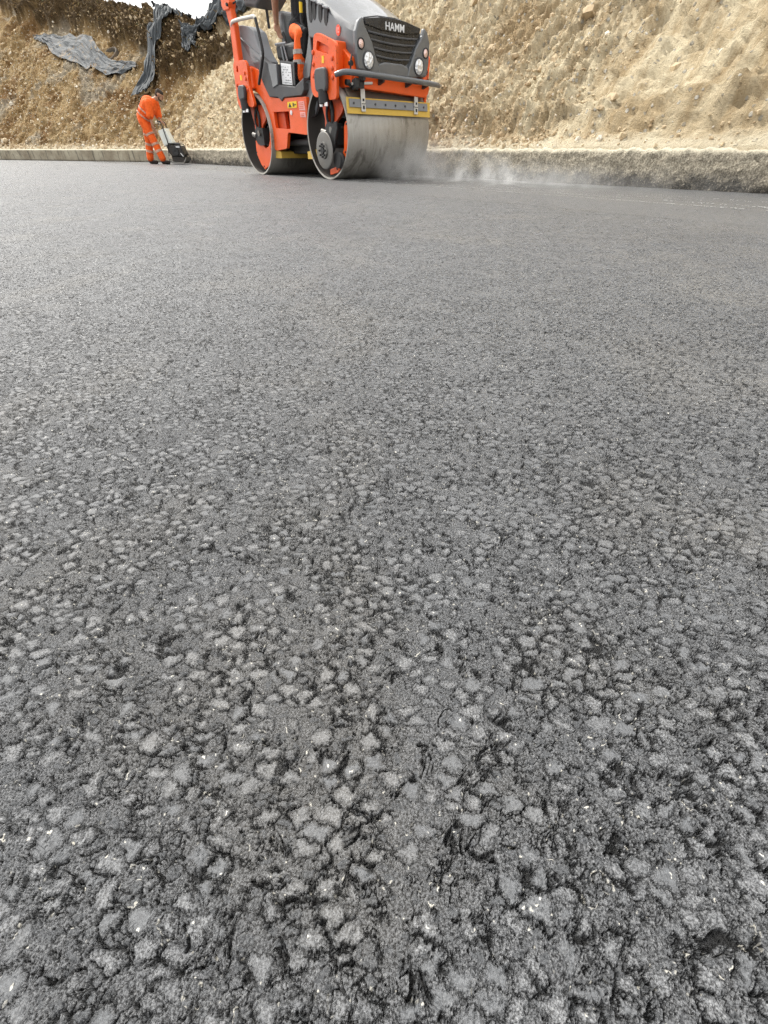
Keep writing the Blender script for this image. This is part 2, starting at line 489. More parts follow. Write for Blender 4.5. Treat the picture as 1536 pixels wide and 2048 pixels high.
def bank(side):
    if side == 'R':
        t = np.concatenate([np.arange(-20, -15.4, .08), np.arange(-15.4, -8, .022), np.arange(-8, 0, .04), np.arange(0, 9, .06)])
        s = np.concatenate([np.arange(.075, 2.4, .022), np.arange(2.4, 5, .04), np.arange(5, 9, .08), np.arange(9, 40, .8)])
    else:
        t = np.concatenate([np.arange(-4, 16, .05), np.arange(16, 34, .15)])
        s = np.concatenate([np.arange(.075, 7.5, .045), np.arange(7.5, 12, .09), np.arange(12, 40, .8)])
    T, S = np.meshgrid(t, s, indexing='ij')
    X, Y = world_xy(side, T, S)
    Z = prof(side, T, S)
    Z[:, 0] -= .09
    n = nR if side == 'R' else nL; k = .80 if side == 'R' else .75
    ramp = np.clip((S - .08) / .5, 0, 1)
    if side == 'R':
        bnd = lerp_tab(T, SOIL_R) + .35 * fbm(T * 1.1, S * 1.1, 3, 41)
        top = np.clip((S - bnd) / .25, 0, 1)
        d = .13 * fbm(T * .55, S * .35, 4, 3) + .07 * ridge(T * 1.5 + .3 * S, S * .42, 3, 11)
        d += .06 * ridge(T * 4.0 + .4 * S, S * 1.5, 3, 21) + .04 * ridge(T * 10, S * 4.5, 3, 31) + .02 * fbm(T * 24, S * 17, 2, 33)
        d += .14 * lumps(T * 2.6, S * 2.6, 51, .08, .24) + .09 * lumps(T * 6.5, S * 6.5, 52, .1, .42) + .075 * lumps(T * 14, S * 14, 53, .15, .5)
        tooth = np.clip(perlin(T * .45 + 7, S * .4, 66) + .1, 0, 1)            # marks of the digger's teeth
        d += tooth * .05 * np.sin((T * .96 + S * .45) * 2 * math.pi / .23 + 2 * perlin(T * .6, S * .5, 67))
        d -= .10 * np.clip(ridge(T * 1.1 + S * .8, S * 2.6, 3, 68) - .95, 0, 1)
        # clods heaped along the foot of the slope near the road
        foot = np.exp(-((S - .62 - .1 * perlin(T * .8, T * 0, 5)) / .16) ** 2) * np.clip((-T - 8.5) / 3, 0, 1)
        d += foot * (.10 * np.clip(fbm(T * 5, S * 7, 3, 61) + .2, 0, 1) + .03)
        d -= .09 * np.exp(-((S - .95) / .15) ** 2) * np.clip(fbm(T * 1.4, S * 3, 2, 63) + .1, 0, 1) * np.clip((-T - 6) / 3, 0, 1)
    else:
        bnd = lerp_tab(T, SOIL_L) + .28 * fbm(T * .9, S * .9, 3, 42)
        top = np.clip((S - bnd) / .22, 0, 1)
        d = .14 * fbm(T * .4, S * .4, 4, 4) + .06 * ridge(T * .9, S * .35, 3, 12)
        d += .06 * ridge(T * 2.6, S * 1.8, 3, 22) + .035 * fbm(T * 8, S * 7, 3, 32)
        d += .35 * lumps(T * 2.2, S * 2.2, 54, .05, .24) + .12 * lumps(T * 5, S * 5, 55, .1, .4)
        # rain gully running down from the top soil
        gx = T - 14.2 + .35 * (S - 3)
        d -= .22 * np.exp(-(gx / .28) ** 2) * np.clip(S - 1.2, 0, 1)
    d += top * (.24 + .16 * fbm(T * 1.6, S * 1.6, 4, 71) + .11 * ridge(T * 3.2, S * 4.2, 3, 72) + .05 * fbm(T * 9, S * 9, 3, 73))
    d *= ramp
    nz = 1 / math.hypot(1, k)
    X = X - n[0] * k * nz * d; Y = Y - n[1] * k * nz * d; Z = Z + nz * d
    crest = np.clip((S - 4.5) / 1.5, 0, 1)
    Z = Z + crest * .16 * fbm(T * 1.3, S * 1.3, 4, 81)
    ledge = np.exp(-(np.clip(S - .16, 0, 9) / .13) ** 2) + .0
    ledge = np.clip(ledge * (1.0 + .5 * fbm(T * 3, S * 9, 3, 91)), 0, 1) * (1 - .4 * np.clip(S - .3, 0, 1))
    P = np.stack([X, Y, Z], -1)
    if side == 'R': P = P[::-1]; T = T[::-1]; S = S[::-1]; top = top[::-1]; ledge = ledge[::-1]
    uv = np.stack([T, S], -1)
    P = P[::-1]; uv = uv[::-1]; top = top[::-1]; ledge = ledge[::-1]
    o = grid_obj('hillside', P, soil('loose_soil_' + ('pale' if side == 'R' else 'brown'), side == 'R'), uv, {'topsoil': top, 'ledge': ledge})
    o['kind'] = 'structure'
    bm = bmesh.new(); bm.from_mesh(o.data)
    tree = BVHTree.FromBMesh(bm); bm.free()
    return o, tree, P, uv, top
bankR, treeR, PR, UVR, TOPR = bank('R')
bankL, treeL, PL, UVL, TOPL = bank('L')
def surf(x, y):
    """ground height of the slopes at a point"""
    z = -1
    for t in (treeR, treeL):
        h = t.ray_cast(Vector((x, y, 30)), Vector((0, 0, -1)))
        if h[0] is not None: z = max(z, h[0].z)
    return z

# loose angular stones lying on both slopes
def gravel():
    mm, nt, b = new_mat('loose_stone'); g = G(nt)
    rn = g.n('ShaderNodeNewGeometry').outputs['Random Per Island']
    c = g.mix(rn, (.34, .25, .145), (.62, .51, .34))
    c = g.mix(g.rng(rn, .93, .96), c, (.70, .65, .55))
    c = g.mix(g.rng(g.noise(g.co(), 40, 4, .7), .4, .7, 0, .5), c, (.30, .21, .12))
    nt.links.new(c, b.inputs['Base Color']); b.inputs['Roughness'].default_value = .9
    bm = bmesh.new(); bmesh.ops.create_icosphere(bm, subdivisions=1, radius=1.0)
    bv = np.array([v.co[:] for v in bm.verts]); bf = np.array([[v.index for v in f.verts] for f in bm.faces]); bm.free()
    V = []; F = []; k = 0
    def scatter(P, UV, count, lo, hi, cond):
        nonlocal k
        n, m, _ = P.shape; done = 0
        while done < count:
            i = rng.integers(1, n - 1); j = rng.integers(1, m - 1)
            t, s = UV[i, j]
            if not cond(t, s): continue
            r = lo * (hi / lo) ** (rng.random() ** 2.2)
            sh = bv * rng.uniform(.6, 1.25, (len(bv), 1)) * (r * rng.uniform(.55, 1.3, 3))
            a = rng.uniform(0, 6.28); ca, sa = math.cos(a), math.sin(a)
            b_ = rng.uniform(-.8, .8); cb, sb = math.cos(b_), math.sin(b_)
            M = np.array([[ca, -sa, 0], [sa, ca, 0], [0, 0, 1]]) @ np.array([[1, 0, 0], [0, cb, -sb], [0, sb, cb]])
            V.append(sh @ M.T + P[i, j]); F.append(bf + k); k += len(bv); done += 1
    scatter(PR, UVR, 9000, .008, .032, lambda t, s: -16 < t < -2 and .1 < s < 4.5 and rng.random() < (1.0 if s < 1.5 else .5))
    scatter(PR, UVR, 3000, .015, .05, lambda t, s: -8 < t < 3.5 and .1 < s < 5)
    scatter(PR, UVR, 420, .035, .10, lambda t, s: -17 < t < 2 and .1 < s < 4.5)
    scatter(PR, UVR, 1300, .012, .05, lambda t, s: -18 < t < 0 and .1 < s < .45)
    scatter(PL, UVL, 700, .02, .09, lambda t, s: 0 < t < 20 and .1 < s < .5)
    scatter(PL, UVL, 4200, .02, .075, lambda t, s: 0 < t < 20 and .1 < s < 6)
    V = np.concatenate(V); F = np.concatenate(F)
    me = bpy.data.meshes.new('gravel'); me.from_pydata(V.tolist(), [], F.tolist()); me.materials.append(mm)
    o = bpy.data.objects.new('gravel', me); COL.objects.link(o); o['kind'] = 'stuff'
    o['label'] = 'pale angular stones lying loose on the cut slopes'
gravel()

# dry roots and dead grass hanging in the dark top soil
def roots():
    mm, nt, b = new_mat('dry_grass'); g = G(nt)
    rn = g.n('ShaderNodeNewGeometry').outputs['Random Per Island']
    c = g.mix(rn, (.05, .032, .015), (.30, .20, .085))
    c = g.mix(g.rng(rn, .93, .97), c, (.10, .11, .045))
    nt.links.new(c, b.inputs['Base Color']); b.inputs['Roughness'].default_value = .9
    V = []; F = []
    def clump(p, size, nb):
        for _ in range(nb):
            a = rng.uniform(0, 6.28); el = rng.uniform(-.9, 1.2)
            d = np.array([math.cos(a) * math.cos(el), math.sin(a) * math.cos(el), math.sin(el)])
            L = size * rng.uniform(.4, 1.2); wv = np.cross(d, rng.normal(size=3)); wv /= np.linalg.norm(wv)
            wd = size * rng.uniform(.05, .14)
            q = p + rng.normal(size=3) * size * .35
            mid = q + d * L * .5 + np.array([0, 0, .08 * size]); end = q + d * L - np.array([0, 0, .25 * L])
            k = len(V)
            V.extend([q - wv * wd, q + wv * wd, mid + wv * wd, mid - wv * wd, end])
            F.extend([(k, k + 1, k + 2, k + 3), (k + 3, k + 2, k + 4)])
    for P, UV, TP, cnt, cond in ((PL, UVL, TOPL, 1500, lambda t, s: 0 < t < 19 and s < 9.5), (PR, UVR, TOPR, 700, lambda t, s: -1 < t < 7.5 and s < 7)):
        n, m, _ = P.shape; done = 0
        while done < cnt:
            i = rng.integers(1, n - 1); j = rng.integers(1, m - 1); t, s = UV[i, j]
            if TP[i, j] < .6 or not cond(t, s): continue
            clump(P[i, j], rng.uniform(.06, .17), 9); done += 1
    me = bpy.data.meshes.new('dry_grass'); me.from_pydata([tuple(p) for p in V], [], F); me.materials.append(mm)
    o = bpy.data.objects.new('dry_grass', me); COL.objects.link(o); o['kind'] = 'stuff'
    o['label'] = 'dry brown roots and dead grass in the dark top soil'
roots()

# ================================================================== KERB WALLS
def kerb_mat(name, rough_face):
    m, nt, b = new_mat(name); g = G(nt)
    uv = g.co('UV'); co = g.co(); z = g.n('ShaderNodeSeparateXYZ', {0: co}).outputs[2]
    fine = g.noise(co, 60, 5, .75); pt = g.noise(uv, 1.4, 4, .6, '2D')
    if rough_face:
        c = g.mix(g.rng(fine, .38, .66), (.22, .19, .14), (.66, .59, .46))
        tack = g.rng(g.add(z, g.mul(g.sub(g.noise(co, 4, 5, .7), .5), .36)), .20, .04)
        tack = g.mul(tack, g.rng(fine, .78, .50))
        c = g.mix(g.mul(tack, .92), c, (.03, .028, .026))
    else:
        c = g.mix(g.rng(pt, .3, .7), (.24, .20, .14), (.40, .36, .27))
        run = g.noise(g.mapping(uv, (3.0, .4, 1)), 2.4, 4, .6, '2D')
        c = g.mix(g.rng(run, .56, .68, 0, .8), c, (.10, .09, .07))
        c = g.mix(g.rng(fine, .5, .75, 0, .4), c, (.52, .46, .33))
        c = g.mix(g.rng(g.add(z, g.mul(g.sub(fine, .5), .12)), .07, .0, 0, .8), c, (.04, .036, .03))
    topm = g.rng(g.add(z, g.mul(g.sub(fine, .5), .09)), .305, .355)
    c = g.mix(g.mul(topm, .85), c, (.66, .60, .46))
    nt.links.new(c, b.inputs['Base Color']); b.inputs['Roughness'].default_value = .93
    hh = g.add(fine, g.mul(g.noise(co, 170, 3, .7), .5))
    nt.links.new(g.bump(hh, .9 if rough_face else .5, .02), b.inputs['Normal'])
    return m

def kerb(side, t0, t1, dt, label, rough_face):
    t = np.arange(t0, t1, dt)
    # face up, rounded edge, top going back under the slope
    sec = [(-.005, -.05)] + [(-.0 + .015 * z, z) for z in np.linspace(0, .33, 16 if rough_face else 10)]
    sec += [(.012, .35), (.03, .361), (.06, .365), (.12, .357), (.2, .35), (.3, .345)]
    sec = np.array(sec)
    T = np.repeat(t[:, None], len(sec), 1); S = np.repeat(sec[None, :, 0], len(t), 0).copy(); Z = np.repeat(sec[None, :, 1], len(t), 0).copy()
    a = 1.0 if rough_face else .35
    Dn = a * (.014 * fbm(T * 6, Z * 9, 3, 201) + .010 * fbm(T * 24, Z * 30, 3, 202) + .02 * lumps(T * 22, Z * 22 + S * 22, 203, .1, .45)) + .02 * fbm(T * .7, Z * .5, 2, 204)
    S -= Dn * .9; Z[:, 10:] += (a * .02 * fbm(T * 8, S * 8, 3, 205))[:, 10:] + .012 * fbm(T * .9, T * 0, 2, 206)[:, 10:]
    if not rough_face:                       # joints between the cast lengths
        for j in np.arange(2.1, 30, 2.4):
            S += .02 * np.exp(-((T - j) / .05) ** 2) * (Z > 0)
    X, Y = world_xy(side, T, S)
    P = np.stack([X, Y, Z], -1); uv = np.stack([T, Z + S], -1)
    P = P[::-1]; uv = uv[::-1]
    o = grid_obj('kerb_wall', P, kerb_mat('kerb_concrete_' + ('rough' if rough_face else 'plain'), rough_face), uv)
    tag(o, label, 'kerb')
    return o
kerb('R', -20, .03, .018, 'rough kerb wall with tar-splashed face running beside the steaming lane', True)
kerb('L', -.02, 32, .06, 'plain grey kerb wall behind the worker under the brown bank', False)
# thin film of water left at the foot of the far kerb
def puddle():
    m, nt, b = new_mat('water_film'); b.inputs['Base Color'].default_value = (.75, .77, .76, 1); b.inputs['Roughness'].default_value = .12  # near-white base colour stands in for the sky's reflection in the water
    b.inputs['Specular IOR Level'].default_value = .8
    t = np.linspace(.55, 3.2, 40); P = np.zeros((40, 5, 3))
    for j, v in enumerate(np.linspace(0, 1, 5)):
        s = -.75 - .30 * v * (1 + .5 * fbm(t * 1.7, t * 0 + 3, 3, 5)) * np.sin(np.pi * (t - .5) / 2.75)
        P[:, j, 0], P[:, j, 1] = world_xy('L', t, s)
    P[..., 2] = .011
    o = grid_obj('water', P, m); o['kind'] = 'structure'
puddle()

# ================================================================== GEOTEXTILE SHEETS
def geotex():
    m, nt, b = new_mat('geotextile'); g = G(nt); uv = g.co('UV'); co = g.co()
    f = g.noise(g.mapping(uv, (1, 14, 1)), 3, 5, .7, '2D')
    c = g.mix(g.rng(f, .3, .75), (.014, .0165, .019), (.092, .105, .116))
    mud = g.rng(g.noise(co, 2.6, 5, .7), .52, .66, 0, .8)
    c = g.mix(g.mul(mud, g.n('ShaderNodeAttribute', attribute_name='mud').outputs['Fac']), c, (.20, .13, .06))
    nt.links.new(c, b.inputs['Base Color']); b.inputs['Roughness'].default_value = .68; b.inputs['Specular IOR Level'].default_value = .25
    nt.links.new(g.bump(f, .5, .03), b.inputs['Normal'])
    return m
GEO = geotex()
def resample(pts, n):
    p = np.array(pts, float); d = np.concatenate([[0], np.cumsum(np.hypot(*np.diff(p, axis=0).T))])
    q = np.linspace(0, d[-1], n); return np.stack([np.interp(q, d, p[:, 0]), np.interp(q, d, p[:, 1])], -1)
def sheet(name, up, lo, label, group, nu=70, nv=26, lift=.07, fold=.06, folds=5.0, seed=0, mud=0.0, crumple=.04, along=False, parent=None, crease=.03):
    a = resample(up, nu); c = resample(lo, nu); P = np.zeros((nu, nv, 3))
    U, V = np.meshgrid(np.linspace(0, 1, nu), np.linspace(0, 1, nv), indexing='ij')
    P[..., :2] = a[:, None] * (1 - V[..., None]) + c[:, None] * V[..., None]
    e = .16
    ragged = np.sin(V * math.pi) < .2
    P[..., 0] += .05 * fbm(U * 9, V * 5, 3, seed) ; P[..., 1] += .05 * fbm(U * 9, V * 5, 3, seed + 3)
    Z = np.array([[surf(P[i, j, 0], P[i, j, 1]) for j in range(nv)] for i in range(nu)])
    for _ in range(5):
        Zp = np.pad(Z, 1, mode='edge')
        Z = np.maximum(Z, (Zp[:-2, 1:-1] + Zp[2:, 1:-1] + Zp[1:-1, :-2] + Zp[1:-1, 2:]) / 4)
    for _ in range(14):
        Zp = np.pad(Z, 1, mode='edge')
        Z = .5 * Z + .125 * (Zp[:-2, 1:-1] + Zp[2:, 1:-1] + Zp[1:-1, :-2] + Zp[1:-1, 2:])
    ph = (V if along else U) * folds * 2 * math.pi + 2.2 * fbm(U * 3, V * 3, 2, seed + 8)
    Z = Z + lift + fold * np.sin(ph) * (.6 + .4 * fbm(U * 2, V * 2, 2, seed + 4)) + crumple * fbm(U * 16, V * 9, 4, seed + 6) + crease * (ridge(U * 7 + V * 2, V * 4 - U * 3, 3, seed + 7) - .6)
    P[..., 2] = Z
    me_attr = np.full((nu, nv), mud)
    o = grid_obj(name, P[::-1], GEO, np.stack([U, V], -1)[::-1], {'mud': me_attr})
    sd = o.modifiers.new('thick', 'SOLIDIFY'); sd.thickness = .006; sd.offset = 1
    ss = o.modifiers.new('sub', 'SUBSURF'); ss.levels = 1; ss.render_levels = 1
    if parent is not None: o.parent = parent
    elif label: tag(o, label, 'sheet', group)
    return o
strip = [(-9.12, 27.54), (-8.98, 26.93), (-8.86, 26.23), (-8.74, 25.20), (-8.82, 24.70), (-8.92, 24.10), (-9.02, 23.42), (-9.18, 22.9), (-9.30, 22.62)]
hw = [.31, .33, .34, .34, .33, .33, .34, .38, .42]
sheet('geotextile_sheet', [(x - k, y + .1) for (x, y), k in zip(strip, hw)], [(x + k, y - .1) for (x, y), k in zip(strip, hw)],
      'long pleated black geotextile strip hanging down the gully behind the worker', 'geotextile sheets on the slopes', 90, 40, .24, .05, 6, 5, 0.0, .03, True)
sheet('geotextile_sheet', [(-16.95, 30.55), (-15.9, 29.85), (-14.75, 29.2), (-13.69, 28.5), (-12.9, 27.9), (-12.35, 26.9), (-11.5, 25.85), (-10.6, 25.05), (-9.83, 24.4)],
      [(-16.77, 30.19), (-15.68, 29.14), (-14.98, 27.94), (-13.83, 27.04), (-12.78, 26.14), (-12.0, 25.49), (-11.32, 24.79), (-10.35, 24.34), (-9.69, 23.94)],
      'torn grey geotextile sheet half buried in mud on the brown bank', 'geotextile sheets on the slopes', 110, 36, .09, .015, 2, 15, .8, .03, crease=.045)
sheet('geotextile_sheet', [(-7.75, 24.2), (-7.30, 24.35), (-6.80, 24.62), (-6.2, 24.8), (-5.4, 25.1), (-4.9, 25.3)], [(-7.18, 23.51), (-7.01, 23.71), (-6.65, 23.85), (-6.07, 23.88), (-5.3, 23.78), (-4.8, 23.7)],
      'bunched black geotextile lying along the upper edge of the pale slope', 'geotextile sheets on the slopes', 90, 34, .20, .10, 6, 35, 0.0, .12, True)
sheet('geotextile_sheet', [(-7.68, 24.20), (-7.64, 23.70), (-7.50, 23.20)], [(-7.12, 23.9), (-7.05, 23.37), (-6.85, 22.80)],
      'short crumpled tail of black geotextile hanging down the pale slope', 'geotextile sheets on the slopes', 40, 28, .14, .06, 3, 45, 0.0, .10, True)
sheet('geotextile_sheet', [(-10.1, 28.5), (-9.7, 29.0), (-9.0, 28.6), (-8.3, 27.9)], [(-9.8, 27.5), (-9.4, 27.4), (-8.9, 27.2), (-8.4, 27.0)],
      'black geotextile bundle draped over the rim at the top of the strip', 'geotextile sheets on the slopes', 40, 20, .22, .10, 3, 55, 0.0, .10)
sheet('geotextile_sheet', [(-6.9, 25.2), (-6.5, 26.0), (-5.7, 26.4)], [(-6.4, 24.5), (-5.95, 24.6), (-5.2, 24.9)],
      'pale grey crumpled geotextile on the rim beside the roll bar', 'geotextile sheets on the slopes', 36, 24, .22, .07, 3, 65, 0.0, .10)

# concrete pipe mouth poking out of the mud
def pipe_mouth():
    pm = paint('pipe_concrete', (.085, .08, .07), .85, .6, (.22, .14, .07), scale=4)
    dk = paint('pipe_inside', (.02, .015, .011), .9, .3, (.06, .04, .02), scale=4)
    x, y = -11.62, 26.30; z = surf(x, y)
    root = empty('drain_pipe', (x, y, z)); tag(root, 'round drain pipe mouth lying open in the mud of the brown bank', 'pipe')
    o = MB().lathe([(-.35, .38), (.0, .40), (.06, .38), (.07, .34), (.03, .31), (-.35, .30)], (0, 0, 0), 'z', 40).build('pipe_rim', pm, root, True)
    i = MB().lathe([(-.32, .305), (-.34, .15), (-.34, .001)], (0, 0, 0), 'z', 32).build('pipe_bottom', dk, root, True)
    root.rotation_euler = Vector((-nL[0] * .62, -nL[1] * .62, .78)).to_track_quat('Z', 'Y').to_euler()
    root.location.z += .0
pipe_mouth()

# ================================================================== ROAD ROLLER
ORANGE = paint('orange_paint', (.80, .095, .004), .40, .24, (.36, .13, .05), coat=.08, spots=.75)
ORANGE2 = paint('orange_paint_shaded_grimy', (.62, .07, .009), .45, .5, (.16, .07, .04), spots=.9)  # darker orange: shade of recessed parts put into the colour, plus grime
GREY = paint('grey_plastic', (.095, .102, .11), .34, .3, (.19, .18, .165), coat=.6, spots=.5)
LGREY = paint('light_grey_plastic', (.21, .22, .235), .42, .3, (.28, .27, .25), coat=.1)
DGREY = paint('dark_grey_plastic', (.055, .057, .062), .5, .45, (.16, .145, .125), spots=.4)
BLACK = paint('black_rubber', (.016, .016, .017), .55, .4, (.06, .055, .05))
BLACKG = paint('black_gloss', (.008, .008, .009), .22, .15, (.05, .05, .05))
STEELD = paint('disc_steel', (.18, .175, .165), .42, .4, (.22, .17, .12), metal=.6)
CHROME = paint('bright_metal', (.70, .70, .70), .22, .1, metal=1.0)
WHITE = paint('white_label', (.74, .75, .76), .5, .2, (.5, .48, .45))
PALE = paint('pale_zinc_and_rail_sheen', (.62, .60, .55), .5, .3, (.35, .30, .25))
YELLOW = paint('yellow_strip', (.66, .43, .07), .55, .35, (.42, .31, .16))
YSTICK = paint('yellow_sticker', (.85, .55, .02), .5, .1)
PINK = paint('pale_pink_sticker', (.80, .38, .34), .5, .15)
GLASS_L = None
def lens_mat():
    m, nt, b = new_mat('lamp_glass'); g = G(nt)
    b.inputs['Base Color'].default_value = (.82, .83, .84, 1); b.inputs['Metallic'].default_value = .35; b.inputs['Roughness'].default_value = .18
    wv = g.n('ShaderNodeTexVoronoi', voronoi_dimensions='3D'); wv.inputs['Scale'].default_value = 26
    nt.links.new(g.co(), wv.inputs['Vector'])
    nt.links.new(g.bump(wv.outputs['Distance'], .9, .02), b.inputs['Normal'])
    b.inputs['Coat Weight'].default_value = 1.0
    return m
LENS = lens_mat()
AMBER = paint('pinkish_lamp_glass', (.75, .55, .50), .2, .1, metal=.5)
def drum_mat():
    m, nt, b = new_mat('drum_steel'); g = G(nt); co = g.co()
    st_ = g.noise(g.mapping(co, (1.2, 9, 1.2)), 1.5, 6, .7)
    fn = g.noise(co, 30, 5, .7)
    c = g.mix(g.rng(st_, .3, .72), (.31, .295, .262), (.39, .37, .335))
    c = g.mix(g.rng(fn, .55, .75, 0, .5), c, (.13, .115, .095))
    stain = g.noise(g.mapping(co, (1.5, 2.6, 1.5)), 1.7, 5, .65, dist=.6)
    c = g.mix(g.rng(stain, .50, .66, 0, .7), c, (.12, .105, .085))
    drip = g.noise(g.mapping(co, (2.2, 38, 2.2)), 1.0, 2, .5)
    c = g.mix(g.rng(drip, .70, .74, 0, .6), c, (.62, .62, .60))
    nt.links.new(c, b.inputs['Base Color']); b.inputs['Metallic'].default_value = .35
    nt.links.new(g.rng(st_, .3, .7, .34, .5), b.inputs['Roughness'])
    return m
DRUM = drum_mat()
INNER = paint('drum_inside', (.045, .04, .036), .6, .5, (.09, .07, .055))

hd = Vector((.6385, -.7696, 0))
lfv = Vector((.7696, .6385, 0))
P0 = Vector((-.754, 8.293, 0))
ROOT = P0 + lfv * .785
RZ = math.atan2(hd.y, hd.x)
MR = Matrix.Translation(ROOT) @ Matrix.Rotation(RZ, 4, 'Z')

rl = empty('road_roller', ROOT, RZ)
tag(rl, 'orange and grey tandem road roller with two big steel drums, steam at its front', 'roller')
RAD = .543; FX, RX = -.14, -2.39

def drum(cx, label):
    d = MB().lathe([(-.60, RAD - .03), (-.782, RAD - .026), (-.785, RAD - .004), (-.78, RAD), (.78, RAD), (.785, RAD - .004), (.782, RAD - .026), (.60, RAD - .03)], (cx, 0, RAD), 'y', 128).build('drum', DRUM, rl, True, angle=50)
    if label: d['label'] = label
    for s in (-1, 1):
        MB().lathe([(s * .775, RAD - .0275), (s * .58, RAD - .032), (s * .50, RAD - .10), (s * .49, .16), (s * .52, .14), (s * .52, .001)], (cx, 0, RAD), 'y', 72).build('drum_head', INNER, d, True, angle=50)
    return d
drum(FX, 'front drum with its wet steel face wrapped in steam'); drum(RX, 'rear drum')

def mirror_y(mbf):
    for s in (-1, 1): mbf(s)

def fork(dx, poly, win, cyl, bolts, sticker, s, rear):
    P = [(x, z) for x, z in poly]
    y0, y1 = (s * .80, s * .845)
    o = holed(rounded(P, .05), rounded(win, .02), y0, y1, 'fork_plate', ORANGE, rl)
    bv = o.modifiers.new('bevel', 'BEVEL'); bv.width = .008; bv.segments = 2; bv.limit_method = 'ANGLE'; bv.angle_limit = R(40)
    cx = sum(p[0] for p in win) / 4; cz = sum(p[1] for p in win) / 4
    MB().prism([(cx + (x - cx) * 1.25, cz + (z - cz) * 1.3) for x, z in win], s * .77, s * .799).build('window_plate', ORANGE2, o)
    for (x, z) in bolts:
        MB().lathe([(0, .026), (s * .012, .024), (s * .016, .015), (s * .016, .001)], (x, s * .845, z), 'y', 10).build('bolt', ORANGE2, o, True)
    if sticker:
        MB().prism(sticker, s * .846, s * .849).build('sticker', YSTICK, o)
    # upper damper housing
    c = MB().prism(rounded(cyl, .07, 4), s * .846, s * .905)
    c = c.build('damper', DGREY, rl, bevel=.02, seg=3)
    cxm = sum(p[0] for p in cyl) / len(cyl); zb = min(p[1] for p in cyl)
    MB().tube([(cxm, s * .86, zb + .03), (cxm + .01, s * .855, zb - .11)], .075, 16).build('damper_boot', BLACK, c, True)
    for k in (-1, 1):
        MB().lathe([(-.02, .03), (.02, .03), (.02, .001)], (cxm + .06 * k, s * .86, zb - .12), 'z', 8).build('damper_bolt', CHROME, c, True)
    # wide frame behind the plate that carries the fork
    xs = [p[0] for p in P]
    MB().box(min(xs) + .06, max(xs) - .06, *sorted((s * .60, s * .80)), 1.13, max(p[1] for p in P) - .10).build('fork_head', ORANGE, rl, bevel=.02)

FF = [(-.22, 1.52), (-.12, 1.53), (.24, 1.42), (.29, 1.38), (.24, .88), (.05, .88), (.045, .95), (-.20, .97), (-.21, .92), (-.31, .93), (-.38, 1.0), (-.37, 1.16), (-.28, 1.30)]
FW = [(-.14, 1.46), (.12, 1.38), (.11, 1.31), (-.18, 1.375)]
FC = [(-.20, .97), (-.19, 1.20), (.09, 1.20), (.08, .96)]
FB = [(-.255, 1.36), (-.27, 1.25), (-.285, 1.14), (.19, 1.27), (.18, 1.18), (.175, 1.09)]
FS = [(-.05, 1.31), (.0, 1.31), (-.01, 1.24), (-.06, 1.245)]
RF = [(-2.70, 1.48), (-2.32, 1.47), (-2.24, 1.41), (-2.28, 1.19), (-2.17, .93), (-2.25, .90), (-2.39, .92), (-2.41, .97), (-2.58, .98), (-2.60, .91), (-2.70, .89), (-2.79, .97), (-2.78, 1.15), (-2.75, 1.43)]
RW = [(-2.63, 1.425), (-2.57, 1.415), (-2.59, 1.34), (-2.655, 1.355)]
RC = [(-2.63, 1.0), (-2.59, 1.19), (-2.36, 1.18), (-2.40, .99)]
RB = [(-2.70, 1.20), (-2.69, 1.10), (-2.67, 1.02), (-2.36, 1.32), (-2.35, 1.25), (-2.335, 1.12)]
RS = [(-2.54, 1.31), (-2.48, 1.30), (-2.49, 1.24), (-2.55, 1.25)]
for s in (-1, 1):
    fork(0, FF, FW, FC, FB, FS if s < 0 else None, s, False)
    fork(0, RF, RW, RC, RB, RS if s < 0 else None, s, True)

